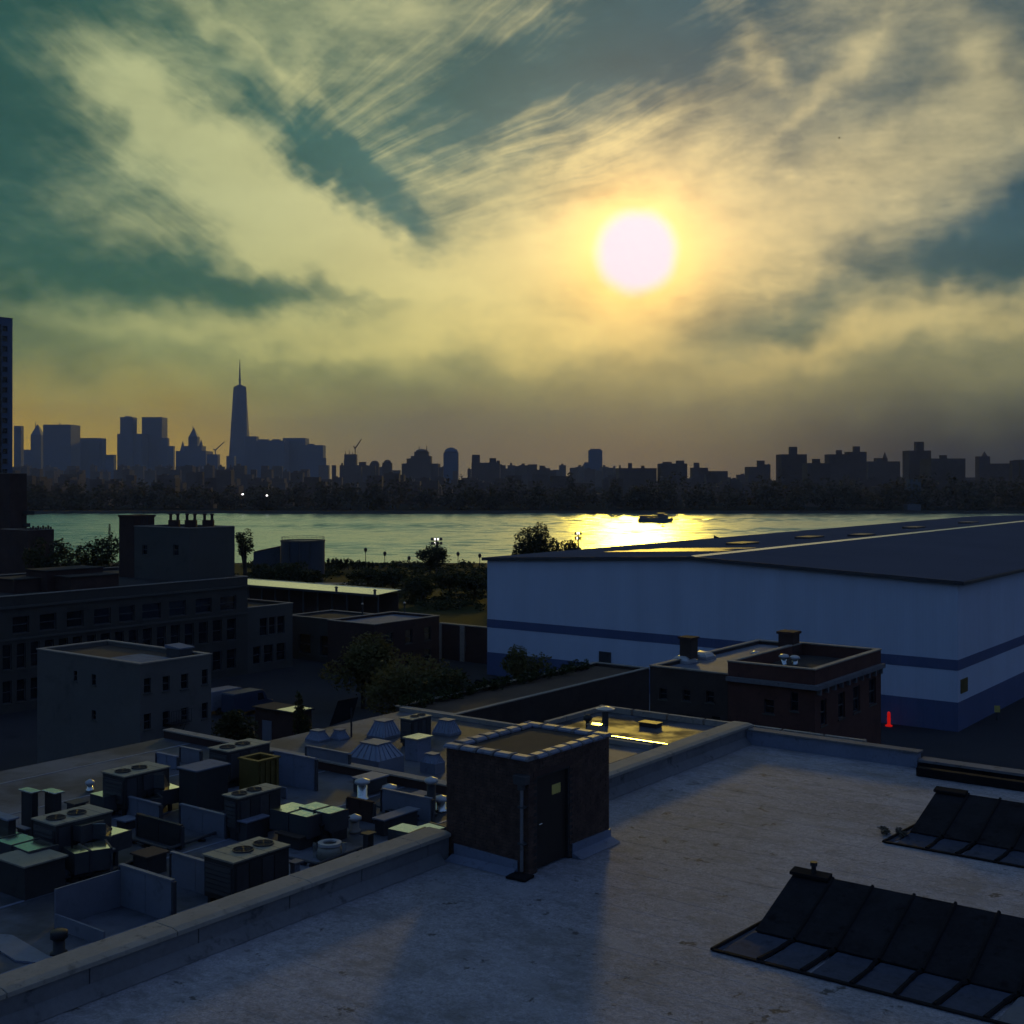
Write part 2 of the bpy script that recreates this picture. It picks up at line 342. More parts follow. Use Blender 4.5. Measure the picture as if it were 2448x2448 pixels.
# ------------------------------------------------------------------ helpers: meshes
class MB:
    def __init__(s): s.v, s.f = [], []
    def add(s, vs, fs):
        n = len(s.v); s.v += [tuple(q) for q in vs]; s.f += [tuple(i + n for i in f) for f in fs]; return s
    def box(s, x0, x1, y0, y1, z0, z1):
        return s.add([(x0, y0, z0), (x1, y0, z0), (x1, y1, z0), (x0, y1, z0), (x0, y0, z1), (x1, y0, z1), (x1, y1, z1), (x0, y1, z1)],
                     [(3, 2, 1, 0), (4, 5, 6, 7), (0, 1, 5, 4), (1, 2, 6, 5), (2, 3, 7, 6), (3, 0, 4, 7)])
    def obox(s, c, sx, sy, z0, z1, rot, top=1.0):
        """block turned about z; top narrows it"""
        u = Vector((math.cos(rot), math.sin(rot), 0)); w = Vector((-u.y, u.x, 0)); c = Vector((c[0], c[1], 0)); vs = []
        for z, k in ((z0, 1.0), (z1, top)):
            for a, b_ in ((-1, -1), (1, -1), (1, 1), (-1, 1)): vs.append(c + u * (a * sx / 2 * k) + w * (b_ * sy / 2 * k) + Vector((0, 0, z)))
        return s.add(vs, [(3, 2, 1, 0), (4, 5, 6, 7), (0, 1, 5, 4), (1, 2, 6, 5), (2, 3, 7, 6), (3, 0, 4, 7)])
    def extr(s, pts, vec):
        n = len(pts); vec = Vector(vec); vs = [Vector(q) for q in pts] + [Vector(q) + vec for q in pts]
        return s.add(vs, [tuple(range(n))[::-1], tuple(range(n, 2 * n))] + [(i, (i + 1) % n, n + (i + 1) % n, n + i) for i in range(n)])
    def loft(s, rings, cap=True):
        n = len(rings[0]); vs = [q for r_ in rings for q in r_]; fs = []
        for k in range(len(rings) - 1):
            for i in range(n): fs.append((k * n + i, k * n + (i + 1) % n, (k + 1) * n + (i + 1) % n, (k + 1) * n + i))
        if cap: fs += [tuple(range(n))[::-1], tuple(range((len(rings) - 1) * n, len(rings) * n))]
        return s.add(vs, fs)
    def lathe(s, cx, cy, prof, n=14, cap=True):
        return s.loft([[(cx + r_ * math.cos(2 * math.pi * i / n), cy + r_ * math.sin(2 * math.pi * i / n), z) for i in range(n)] for r_, z in prof], cap)
    def tube(s, p, q, r0, r1=None, n=8):
        p, q = Vector(p), Vector(q); r1 = r0 if r1 is None else r1; d = (q - p).normalized()
        u = d.cross(Vector((0, 0, 1)) if abs(d.z) < .9 else Vector((1, 0, 0))).normalized(); w = d.cross(u)
        return s.loft([[c + (u * math.cos(2 * math.pi * i / n) + w * math.sin(2 * math.pi * i / n)) * rr for i in range(n)] for c, rr in ((p, r0), (q, r1))])
    def ring(s, cx, cy, z0, z1, r0, r1, n=18):
        def c(r_, z): return [(cx + r_ * math.cos(2 * math.pi * i / n), cy + r_ * math.sin(2 * math.pi * i / n), z) for i in range(n)]
        return s.loft([c(r0, z0), c(r1, z0), c(r1, z1), c(r0, z1), c(r0, z0)], False)
    def quad(s, *q): return s.add(q, [tuple(range(len(q)))])
BASE = {}
def link(o, parent=None):
    COL.objects.link(o)
    if parent is not None: o.parent = parent
    return o
def thing(name, label, cat, loc=(0, 0, 0), group=None):
    o = bpy.data.objects.new(name, None); link(o); o.location = loc; o.empty_display_size = .5
    BASE[o.name] = Vector(loc); o['label'] = label; o['category'] = cat
    if group: o['group'] = group
    return o
def mesh_of(mb, name, m, off, smooth=False):
    me = bpy.data.meshes.new(name); me.from_pydata([tuple(Vector(q) - off) for q in mb.v], [], mb.f)
    me.materials.append(MATS[m])
    if smooth: me.polygons.foreach_set('use_smooth', [True] * len(me.polygons))
    me.update(); return me
def part(parent, name, mb, m, bevel=0.0, label=None, smooth=False, kind=None):
    off = BASE[parent.name]
    o = bpy.data.objects.new(name, mesh_of(mb, name, m, off, smooth)); link(o, parent); BASE[o.name] = off
    if bevel:
        md = o.modifiers.new('edge', 'BEVEL'); md.width = bevel; md.segments = 2; md.limit_method = 'ANGLE'
    if label: o['label'] = label
    if kind: o['kind'] = kind
    return o
def solo(name, mb, m, label=None, cat=None, loc=(0, 0, 0), group=None, kind=None, bevel=0.0, smooth=False):
    off = Vector(loc); o = bpy.data.objects.new(name, mesh_of(mb, name, m, off, smooth)); link(o); o.location = off; BASE[o.name] = off
    if label: o['label'] = label
    if cat: o['category'] = cat
    if group: o['group'] = group
    if kind: o['kind'] = kind
    if bevel:
        md = o.modifiers.new('edge', 'BEVEL'); md.width = bevel; md.segments = 2
    return o
def piece(parent, name, me, p, rot=(0, 0, 0), scl=(1, 1, 1)):
    """one of many alike pieces sharing mesh data"""
    o = bpy.data.objects.new(name, me); link(o, parent); o.location = Vector(p) - BASE[parent.name]; o.rotation_euler = rot; o.scale = scl
    return o
def local_mesh(mb, name, m): return mesh_of(mb, name, m, Vector((0, 0, 0)))

def holed(axis, c, u0, u1, v0, v1, holes, depth):
    """wall face at axis = c (facing +x or -y) with real openings and reveals"""
    mb = MB(); us = sorted({u0, u1} | {h[i] for h in holes for i in (0, 1)}); vs = sorted({v0, v1} | {h[i] for h in holes for i in (2, 3)})
    def P(u, v, k=0.0): return (c - k, u, v) if axis == 'x' else (u, c + k, v)
    for i in range(len(us) - 1):
        for j in range(len(vs) - 1):
            mu, mv = (us[i] + us[i + 1]) / 2, (vs[j] + vs[j + 1]) / 2
            if any(h[0] < mu < h[1] and h[2] < mv < h[3] for h in holes): continue
            mb.quad(P(us[i], vs[j]), P(us[i + 1], vs[j]), P(us[i + 1], vs[j + 1]), P(us[i], vs[j + 1]))
    for a, b_, e, g in holes:
        for (p, q) in (((a, e), (b_, e)), ((b_, e), (b_, g)), ((b_, g), (a, g)), ((a, g), (a, e))):
            mb.quad(P(*p), P(*q), P(*q, depth), P(*p, depth))
    return mb
def windows(t, axis, c, holes, depth, frame_m='dark_metal', sill=True):
    for a, b_, e, g in holes:
        k = depth - .03; fw = min(.09, (b_ - a) * .08); mm = (e + g) / 2
        def B(mb, u0, u1, v0, v1, d0, d1):
            return mb.box(c - d1, c - d0, u0, u1, v0, v1) if axis == 'x' else mb.box(u0, u1, c + d0, c + d1, v0, v1)
        fr = MB()
        for q in ((a, a + fw, e, g), (b_ - fw, b_, e, g), (a + fw, b_ - fw, e, e + fw), (a + fw, b_ - fw, g - fw, g), (a + fw, b_ - fw, mm - fw / 2, mm + fw / 2)): B(fr, *q, k - .07, k)
        w = part(t, 'window', fr, frame_m)
        part(w, 'pane', B(MB(), a + .01, b_ - .01, e + .01, g - .01, k + .005, k + .02), 'pane')
        if sill: part(w, 'sill', B(MB(), a - .08, b_ + .08, e - .10, e - .003, -.07, .12), 'pale_concrete')
def building(name, label, cat, b4, z0, z1, wall_m, roof_m, hx=(), hy=(), parapet=.35, depth=.22, loc=None, group=None, frame_m='dark_metal', cope_m='concrete'):
    """block with holed walls, flat roof behind a parapet, coping; hx / hy: openings (u0, u1, v0, v1) of the +x and -y walls"""
    x0, x1, y0, y1 = b4; t = thing(name, label, cat, ((x0 + x1) / 2, (y0 + y1) / 2, z0), group); zt = z1 + parapet
    part(t, 'front_wall', holed('y', y0, x0, x1, z0, zt, hy, depth), wall_m); part(t, 'side_wall', holed('x', x1, y0, y1, z0, zt, hx, depth), wall_m)
    bk = MB(); bk.quad((x0, y0, z0), (x0, y1, z0), (x0, y1, zt), (x0, y0, zt)); bk.quad((x0, y1, z0), (x1, y1, z0), (x1, y1, zt), (x0, y1, zt)); part(t, 'rear_wall', bk, wall_m)
    th = .28; part(t, 'roof', MB().box(x0 + th, x1 - th, y0 + th, y1 - th, z1 - .25, z1), roof_m)
    core = MB().box(x0 + depth + .03, x1 - depth - .03, y0 + depth + .03, y1 - depth - .03, z0 + .02, z1 - .27)
    part(t, 'interior', core, 'black_metal')
    if parapet:
        ins = MB(); e = .004
        ins.box(x0 + e, x1 - e, y0 + e, y0 + th, z1 - .3, zt - e).box(x0 + e, x1 - e, y1 - th, y1 - e, z1 - .3, zt - e)
        ins.box(x0 + e, x0 + th, y0 + th, y1 - th, z1 - .3, zt - e).box(x1 - th, x1 - e, y0 + th, y1 - th, z1 - .3, zt - e); part(t, 'parapet', ins, wall_m)
        k = .06; cp = MB()
        cp.box(x0 - k, x1 + k, y0 - k, y0 + th + k, zt, zt + .09).box(x0 - k, x1 + k, y1 - th - k, y1 + k, zt, zt + .09)
        cp.box(x0 - k, x0 + th + k, y0 + th + k, y1 - th - k, zt, zt + .09).box(x1 - th - k, x1 + k, y0 + th + k, y1 - th - k, zt, zt + .09)
        part(t, 'coping', cp, cope_m)
    if hx: windows(t, 'x', x1, hx, depth, frame_m)
    if hy: windows(t, 'y', y0, hy, depth, frame_m)
    return t

def leaf_cloud(mb, rng, c, rx, ry, rz, n, s, clumps=14):
    """leaf faces gathered in clumps spread through an uneven crown"""
    cs = []
    for i in range(clumps):
        while True:
            q = Vector((rng.uniform(-1, 1), rng.uniform(-1, 1), rng.uniform(-1, 1)))
            if q.length < 1: break
        k = rng.uniform(.35, .55); q = q * (1 - k * .55); cs.append((q, k))
    vs, fs = mb.v, mb.f
    for i in range(n):
        q, k = cs[int(rng.random() * clumps)]
        w = Vector((rng.gauss(0, 1), rng.gauss(0, 1), rng.gauss(0, 1))).normalized() * k * rng.uniform(.5, 1.05)
        p = Vector((c[0] + (q.x + w.x) * rx, c[1] + (q.y + w.y) * ry, c[2] + (q.z + w.z) * rz))
        a = Vector((rng.uniform(-1, 1), rng.uniform(-1, 1), rng.uniform(-.6, .6))).normalized(); b_ = a.cross(Vector((rng.uniform(-1, 1), rng.uniform(-1, 1), rng.uniform(-1, 1)))).normalized()
        ss = s * rng.uniform(.6, 1.3); m0 = len(vs)
        vs += [tuple(p - a * ss), tuple(p + b_ * ss * .55), tuple(p + a * ss), tuple(p - b_ * ss * .55)]; fs.append((m0, m0 + 1, m0 + 2, m0 + 3))
def tree(label, p, h, r_, trunk=.35, n=2600, s=.22, leaf='leaf_dark', group=None, seed=1, rz=None, name='tree', cat='tree', clumps=16, tr=None):
    rng = random.Random(seed); t = thing(name, label, cat, p, group); z0 = p[2]; h *= 1.07; rz = rz or h * .38; cz = z0 + h - rz * .97; tr = tr or h * .022 + .05
    mb = MB(); top = Vector((p[0] + rng.uniform(-.2, .2), p[1] + rng.uniform(-.2, .2), cz)); mid = Vector((p[0], p[1], z0 + h * trunk))
    mb.tube(p, mid, tr * 1.25, tr, 9); mb.tube(mid, top, tr, tr * .4, 8)
    for i in range(7):
        a = rng.uniform(0, 6.28); q = mid.lerp(top, rng.uniform(0, .8))
        e = Vector((p[0] + math.cos(a) * r_ * .75, p[1] + math.sin(a) * r_ * .75, cz + rng.uniform(-.4, .5) * rz)); mb.tube(q, q.lerp(e, .55) + Vector((0, 0, .1 * r_)), tr * .5, tr * .3, 6); mb.tube(q.lerp(e, .55) + Vector((0, 0, .1 * r_)), e, tr * .3, tr * .1, 5)
    part(t, 'trunk', mb, 'bark'); cr = MB(); leaf_cloud(cr, rng, (p[0], p[1], cz), r_, r_, rz, n, s, clumps); part(t, 'crown', cr, leaf)
    return t

# ================================================================== the setting
def fl(d, l, z): p = FWD * d + RGT * l; return (p.x, p.y, z)
SHORE, FARSHORE = 344.0, 872.0
solo('ground', MB().quad(fl(-600, -1500, 0), fl(-600, 1500, 0), fl(SHORE, 1500, 0), fl(SHORE, -1500, 0)), 'asphalt', kind='structure')
from mathutils import noise as mnoise
def wave(d, l):                                                             # height of the wind chop
    q = Vector((l * .06, d * .16, 0)); g = .55 + .9 * mnoise.noise(Vector((l * .006, d * .014, 4)))
    return -2 + max(.35, g) * (.95 * mnoise.noise(q) + .55 * mnoise.noise(q * 2.1 + Vector((7, 3, 1))) + .07 * math.sin(d * 1.15 + 2.2 * mnoise.noise(q * .7)))
DS = [SHORE - 2 + 1.45 * i for i in range(int((FARSHORE + 4 - SHORE) / 1.45) + 2)]; LS = [-470 + 3.3 * i for i in range(286)]
vs = [fl(d, l, wave(d, l)) for d in DS for l in LS]; nl = len(LS); fs = [(i * nl + j, i * nl + j + 1, (i + 1) * nl + j + 1, (i + 1) * nl + j) for i in range(len(DS) - 1) for j in range(nl - 1)]
mb = MB(); mb.v = vs; mb.f = fs
for a, b_ in ((-4500, LS[0]), (LS[-1], 4500)): mb.quad(fl(DS[0], a, -2), fl(DS[0], b_, -2), fl(DS[-1], b_, -2), fl(DS[-1], a, -2))
solo('river_water', mb, 'river_water', kind='structure', smooth=True)
solo('riverbank', MB().extr([fl(SHORE, -700, 0), fl(SHORE + 5, -700, -2.3), fl(SHORE, -700, -2.3)], RGT * 1400), 'riprap', kind='structure')
solo('far_ground', MB().quad(fl(FARSHORE, -8000, 0), fl(FARSHORE, 8000, 0), fl(8400, 8000, 0), fl(8400, -8000, 0)), 'far_soil', kind='structure')
solo('far_riverbank', MB().extr([fl(FARSHORE, -4000, -.01), fl(FARSHORE - 3, -4000, -2.5), fl(FARSHORE, -4000, -2.5)], RGT * 8000), 'riprap', kind='structure')
solo('park_lawn', MB().quad(fl(178, -52, .006), fl(178, 2, .006), fl(SHORE - 3, 30, .006), fl(SHORE - 3, -100, .006)), 'park_grass', kind='structure')
solo('park_path', MB().quad(fl(268, -72, .012), fl(268, -32, .012), fl(280, -32, .012), fl(280, -72, .012)), 'pavement', kind='structure')
solo('street', MB().quad(*[at(x, y, .008) for x, y in ((1170, 1640), (1560, 1640), (1560, 1735), (1170, 1735))]), 'pavement', kind='structure')

# ------------------------------------------------------------------ skyline
def far_block(mb, xl, xr, yt, d, z0=0.0, dep=None, top=1.0, yb=None):
    c = at_d((xl + xr) / 2, d); w = (xr - xl) / FPX * d; dep = dep or w
    cc = c + FWD * (dep / 2); mb.obox(cc, w, dep, z0 if yb is None else z_row(yb, d), z_row(yt, d), HEAD, top); return mb
def far_building(label, d, blocks, m='far_tower', extra=None, cat='tower', group='far skyline', name='skyline_tower'):
    """blocks: (left, right, top) columns and row in the photo, the first is the main body"""
    xl, xr = blocks[0][0], blocks[0][1]; t = thing(name, label, cat, at_d((xl + xr) / 2, d), group)
    for i, b_ in enumerate(blocks):
        nm = 'tower_body' if i == 0 else ('rooftop_block' if b_[1] - b_[0] < (xr - xl) * .45 and b_[2] < blocks[0][2] else 'wing')
        part(t, nm, far_block(MB(), b_[0], b_[1], b_[2], d + (0 if i == 0 else 3 + 2 * i)), m)
    for e in (extra or []):
        k = e[0]; mb = MB()
        if k == 'mast':
            _, x, y0, y1, r_ = e; p = at_d(x, d + 10); mb.tube((p.x, p.y, z_row(y0, d)), (p.x, p.y, z_row(y1, d)), r_, r_ * .35, 6); part(t, 'mast', mb, m)
        elif k == 'spire':
            _, xa, xb, y0, y1 = e; far_block(mb, xa, xb, y1, d + 2, top=.06, yb=y0); part(t, 'spire', mb, m)
        elif k == 'dome':
            _, xa, xb, y0, y1 = e; p = at_d((xa + xb) / 2, d) + FWD * ((xb - xa) / FPX * d * .55); r_ = (xb - xa) / 2 / FPX * d; zb, zt = z_row(y0, d), z_row(y1, d)
            mb.lathe(p.x, p.y, [(r_, zb), (r_ * .97, zb + (zt - zb) * .3), (r_ * .8, zb + (zt - zb) * .65), (r_ * .45, zb + (zt - zb) * .9), (r_ * .05, zt)], 12); part(t, 'dome', mb, m, smooth=True)
        elif k == 'crane':
            _, x, y0, y1, x2, y2, x3, y3 = e; p = at_d(x, d + 5); zt = z_row(y1, d); w = d * .00055
            mb.tube((p.x, p.y, z_row(y0, d)), (p.x, p.y, zt), w, w, 4); a = at_d(x2, d + 5, z_row(y2, d)); c = at_d(x3, d + 5, z_row(y3, d))
            mb.tube(c, (p.x, p.y, zt), w * .9, w, 4); mb.tube((p.x, p.y, zt), a, w, w * .6, 4); part(t, 'crane', mb, m)
    return t
DN = 5268.0
far_building('narrow flat-topped skyline block just right of the dark near tower at the left edge', 4700, [(33, 50, 1018)])
far_building('slim skyline tower with rounded pointed crown and finial, between two square blocks', 4900, [(73, 98, 1040), (52, 75, 1075)], extra=[('spire', 73, 98, 1040, 1014), ('mast', 85, 1022, 1008, 2.5)])
far_building('broad square flat-topped tower beside the pointed-crown tower', 4600, [(103, 169, 1015)], extra=[('mast', 143, 1016, 1010, 3)])
far_building('stepped skyline block with chamfered right shoulder, right of the broad square tower', 4800, [(190, 238, 1047), (168, 192, 1066), (180, 192, 1058), (236, 243, 1053)])
far_building('tiny low block in the gap left of the twin slab towers', 4300, [(253, 272, 1087)], cat='building', name='skyline_building')
far_building('slim tall slab rising out of a wider shoulder block, left of the twin slabs', 5000, [(287, 318, 997), (280, 339, 1037)], extra=[('dome', 292, 313, 998, 994)])
far_building('wide plain slab tower, right one of the twin slabs', 5100, [(339, 387, 997)])
far_building('low stepped pair of blocks against the right twin slab', 5000, [(386, 401, 1047), (399, 414, 1066)], cat='building', name='skyline_building')
far_building('ornate stepped tower with pyramid spire and small side pinnacle', 4500, [(420, 492, 1078), (440, 482, 1066), (450, 472, 1044)],
             extra=[('spire', 451, 471, 1044, 1022), ('spire', 430, 441, 1078, 1054), ('spire', 476, 484, 1066, 1050), ('mast', 461, 1030, 1016, 2)])
far_building('low block under a luffing crane, between spire tower and tallest tower', 4400, [(495, 520, 1086)], extra=[('crane', 515, 1086, 1076, 536, 1056, 510, 1074)], cat='building', name='skyline_building')
# the tallest tower
t = thing('skyscraper', 'tallest tapering glass skyscraper with needle spire on the far skyline', 'skyscraper', at_d(569, DN), 'far skyline')
c = at_d(569, DN) + FWD * 35; w = 46 / FPX * DN / 2; zt, zb = z_row(924, DN), 60.0; u, v = RGT, FWD
def sq(r_, z, rot): return [c + u * (r_ * math.cos(rot + i * math.pi / 2)) + v * (r_ * math.sin(rot + i * math.pi / 2)) + Vector((0, 0, z)) for i in range(4)]
b0 = sq(w * 1.414, zb, math.pi / 4); t0 = sq(w * .67, zt, 0); mb = MB(); mb.add(b0 + t0, [(0, 1, 2, 3)[::-1], (4, 5, 6, 7)] + [(i, (i + 1) % 4, 4 + (i + 1) % 4) for i in range(4)] + [(i, 4 + (i + 1) % 4, 4 + i) for i in range(4)])
part(t, 'tower_shaft', mb, 'far_tower'); part(t, 'podium', MB().obox(c, 2 * w, 2 * w, 0, zb - .1, HEAD), 'far_tower')
part(t, 'roof_crown', MB().obox(c, w * .84, w * .84, zt + .1, zt + 4, HEAD + math.pi / 4), 'far_tower')
mb = MB(); mb.lathe(c.x, c.y, [(14, zt + 4.1), (14, zt + 8), (4.5, zt + 10), (4.0, zt + 30), (6, zt + 31), (6, zt + 34), (3.6, zt + 35), (2.8, zt + 70), (1.6, zt + 100), (.5, zt + 122)], 8); part(t, 'spire', mb, 'far_tower')
far_building('square block at the foot of the tallest tower, on its right', 4900, [(586, 613, 1043), (541, 560, 1090)])
far_building('broad dark block with uneven roofline right of the tallest tower', 4700, [(610, 680, 1053), (616, 640, 1050), (650, 668, 1050)])
far_building('taller flat slab in the middle of the dark cluster right of the tallest tower', 4800, [(676, 730, 1047)])
far_building('right end block of the dark cluster, stepping down to low roofs', 4500, [(728, 772, 1064), (770, 779, 1095), (777, 786, 1112), (735, 750, 1061)])
far_building('tower under construction topped by poles and a raised crane', 2600, [(823, 851, 1086), (812, 880, 1112), (822, 832, 1098), (858, 874, 1104)], m='far_brick', extra=[('crane', 849, 1086, 1072, 864, 1050, 845, 1066), ('mast', 826, 1088, 1078, 1.2), ('mast', 835, 1088, 1076, 1.2), ('mast', 843, 1088, 1080, 1.2)])
far_building('small round-topped block, left one of two by the crane tower', 2500, [(884, 905, 1108)], m='far_brick', extra=[('dome', 884, 905, 1108, 1101)], cat='building', name='skyline_building')
far_building('small round-topped block, right one of two by the crane tower', 2500, [(914, 936, 1106), (920, 930, 1101)], m='far_brick', extra=[('dome', 916, 934, 1106, 1099)], cat='building', name='skyline_building')
far_building('stepped ornate block with twin finials and domed top', 2400, [(982, 1030, 1090), (960, 1048, 1108), (990, 1024, 1080), (972, 982, 1096)], m='far_brick', extra=[('dome', 992, 1022, 1080, 1073), ('mast', 1002, 1082, 1066, 1.4), ('mast', 1020, 1082, 1064, 1.4)])
far_building('lone barrel-topped tower standing clear near the middle of the skyline', 2900, [(1060, 1095, 1082)], extra=[('dome', 1061, 1094, 1082, 1069)])
far_building('castle-like brick block with a tall left turret and lower right turret', 1900, [(1127, 1195, 1106), (1128, 1147, 1087), (1170, 1186, 1095), (1187, 1195, 1101)], m='far_brick', cat='building', name='skyline_building')
far_building('pair of small blocks low on the skyline right of the turreted block', 2000, [(1262, 1284, 1110), (1290, 1303, 1113), (1280, 1330, 1124)], m='far_brick', cat='building', name='skyline_building')
far_building('single slender slab tower with lower left wing under the sun', 3300, [(1408, 1440, 1076), (1412, 1436, 1073), (1397, 1410, 1105)])
far_building('long low block with a square knob left of the double-humped one', 1500, [(1480, 1570, 1119), (1502, 1511, 1107), (1533, 1541, 1113), (1480, 1484, 1112)], m='far_brick', cat='building', name='skyline_building')
far_building('double-humped mid-rise block behind the boat', 1500, [(1579, 1643, 1108), (1586, 1606, 1104), (1618, 1636, 1101)], m='far_brick', cat='building', name='skyline_building')
far_building('low peaked block right of the double-humped one', 1600, [(1655, 1693, 1118), (1660, 1672, 1106), (1693, 1740, 1126)], m='far_brick', cat='building', name='skyline_building')
far_building('narrow stepped block left of the dark project tower with water tank', 1500, [(1790, 1842, 1116), (1812, 1828, 1101), (1830, 1842, 1110)], m='far_brick', cat='building', name='skyline_building')
far_building('dark apartment tower with a square water-tank house on its roof', 1050, [(1868, 1929, 1086), (1889, 1906, 1068), (1862, 1869, 1120)], m='far_brick', cat='apartment tower', name='apartment_tower')
far_building('lower dark apartment block just right of the first tank-topped tower', 1000, [(1930, 1986, 1107), (1945, 1961, 1097)], m='far_brick', cat='apartment tower', name='apartment_tower')
far_building('wide twin-bodied apartment tower with two rooftop knobs', 1200, [(1983, 2030, 1086), (2030, 2072, 1080), (2001, 2013, 1076), (2042, 2056, 1067)], m='far_brick', cat='apartment tower', name='apartment_tower')
far_building('low block with a thin pointed steeple between two apartment towers', 1350, [(2076, 2152, 1103), (2096, 2122, 1095)], m='far_brick', extra=[('spire', 2112, 2121, 1096, 1080)], cat='building', name='skyline_building')
far_building('tallest apartment tower of the far right bank, with square tank house', 1050, [(2174, 2226, 1077), (2191, 2209, 1056)], m='far_brick', cat='apartment tower', name='apartment_tower')
far_building('broad dark apartment slab right of the tallest right-bank tower', 1000, [(2226, 2308, 1096), (2250, 2264, 1088)], m='far_brick', cat='apartment tower', name='apartment_tower')
far_building('slim apartment tower with a small steeple near the right edge', 1250, [(2341, 2367, 1091), (2366, 2420, 1108)], m='far_brick', extra=[('spire', 2350, 2361, 1091, 1079)], cat='apartment tower', name='apartment_tower')
far_building('last skyline block at the very right edge of the view', 1100, [(2420, 2436, 1101), (2439, 2480, 1099)], m='far_brick', cat='apartment tower', name='apartment_tower')
far_building('pale low building on the far bank below the tallest right-bank tower', 900, [(2176, 2202, 1146)], m='far_pale', cat='building', name='riverside_building')
far_building('pale shed at the water line of the far bank, far right', 885, [(2170, 2202, 1206)], m='far_pale', cat='building', name='riverside_building')
# the mass of roofs in between, and the wooded far bank
rng = random.Random(5); mb = MB()
for i in range(520):
    d = rng.uniform(930, 2100) if i > 160 else rng.uniform(2200, 4200); x = rng.uniform(-300, 2750)
    if i <= 160: x = rng.uniform(-100, 1500)
    lo = 1124 if x > 780 else 1117
    yt = rng.triangular(lo + 4, 1184, 1150) if d < 2100 else rng.uniform(1112, 1128)
    w = rng.uniform(14, 46) * (1 if d < 2100 else .6); far_block(mb, x - w / 2, x + w / 2, yt, d)
    if rng.random() < .4: far_block(mb, x - w * .2, x + w * .1, yt - rng.uniform(2, 6), d + 2, z0=z_row(yt, d))
solo('distant_city_blocks', mb, 'far_brick', 'mass of dark distant roofs behind the wooded far bank', 'city', kind='stuff')
mb = MB()
for i in range(400):
    d = rng.uniform(884, 935); x = rng.uniform(-350, 2800); h = rng.uniform(10, 23) * (1.15 if x > 700 else 1.0); r_ = rng.uniform(6, 12); p = at_d(x, d)
    leaf_cloud(mb, rng, (p.x, p.y, h * .5), r_, r_, h * .52, 110, 1.5, 6)
solo('far_bank_trees', mb, 'leaf_far', 'dark belt of trees along the far bank of the river', 'trees', kind='stuff')
for x, y, wh in ((580, 1182, 'left'), (638, 1185, 'right')):
    p = at_d(x, 880); z = z_row(y, 880); t = thing('bank_lamp', '%s one of two tiny white lights on the far bank' % wh, 'lamp', p, 'lights on the far bank')
    part(t, 'pole', MB().tube(p, (p.x, p.y, z - .3), .18, .12, 6), 'black_metal'); part(t, 'lamp_head', MB().lathe(p.x, p.y, [(.1, z - .35), (.55, z - .1), (.6, z + .3), (.2, z + .6)], 8), 'far_lamp')

# ------------------------------------------------------------------ river traffic
dB = 26 * FPX / 108.0; c = at_d(1567, dB); L = 83 / FPX * dB; u, v = RGT, FWD
t = thing('ferry_boat', 'small dark passenger ferry with lit-through windows crossing the river', 'boat', (c.x, c.y, -2))
def bp(a, b_, z): return c + u * (a * L) + v * b_ + Vector((0, 0, -2 + z))
st = [(-.50, 2.2, .1, 1.9), (-.46, 2.6, -.3, 1.8), (-.1, 2.8, -.4, 1.8), (.25, 2.6, -.4, 1.9), (.40, 1.6, -.3, 2.2), (.50, .12, .5, 2.6)]
part(t, 'hull', MB().loft([[bp(a, -hw, zt_), bp(a, -hw * .75, zb_), bp(a, hw * .75, zb_), bp(a, hw, zt_)] for a, hw, zb_, zt_ in st]), 'boat_paint')
def bb(mb, a0, a1, h, z0, z1): return mb.extr([bp(a0, -h, z0), bp(a1, -h, z0), bp(a1, -h, z1), bp(a0, -h, z1)], v * (2 * h))
cab = MB(); bb(cab, -.46, .22, 2.3, 1.75, 2.5); bb(cab, -.48, .25, 2.4, 3.2, 3.75); bb(cab, -.46, -.25, 2.3, 2.51, 3.19)
for i in range(10): bb(cab, -.245 + i * .051, -.222 + i * .051, 2.3, 2.51, 3.19)
part(t, 'cabin', cab, 'boat_paint')
for i in range(9): part(t, 'window_rail', bb(MB(), -.224 + i * .051, -.19 + i * .051, 2.28, 2.86, 2.92), 'boat_paint')
wh = MB(); bb(wh, .22, .35, 1.9, 2.0, 4.3); bb(wh, .06, .24, 1.9, 3.76, 4.9); bb(wh, .04, .28, 2.0, 4.91, 5.2); part(t, 'wheelhouse', wh, 'boat_paint')
rl = MB()
for i in range(12): rl.tube(bp(-.46 + i * .045, -2.2, 3.76), bp(-.46 + i * .045, -2.2, 4.5), .09, .09, 5)
rl.tube(bp(-.46, -2.2, 4.5), bp(.05, -2.2, 4.5), .11, .11, 5); part(t, 'railing', rl, 'boat_paint')
p = at(1585, 1259, -2)
t = thing('channel_buoy', 'small dark post buoy in the sunlit water below the ferry', 'buoy', p); part(t, 'float', MB().lathe(p.x, p.y, [(.4, -2.3), (1.1, -2.1), (1.1, -1.7), (.5, -1.5)], 10), 'black_metal'); part(t, 'mast', MB().lathe(p.x, p.y, [(.16, -1.5), (.12, .3), (.3, .35), (.3, .6), (.05, .7)], 6), 'black_metal')
w0 = at(1432, 1248, -2); w1 = at(1512, 1248.5, -2); mb = MB(); n = 16; rings = []
for i in range(n + 1):
    k = i / n; q = w0.lerp(w1, k); hh = .32 * math.sin(math.pi * min(1, k * 1.1 + .05)) * (.7 + .3 * math.sin(9 * k)) + .02; q = q + FWD * (1.2 * math.sin(5 * k)); rings.append([q - FWD * 2.2 + Vector((0, 0, -.1)), q + Vector((0, 0, hh)), q + FWD * 2.2 + Vector((0, 0, -.1))])
solo('boat_wake', mb.loft(rings), 'river_water', 'low dark wake trailing on the water behind the ferry', 'wake', loc=tuple(w0))

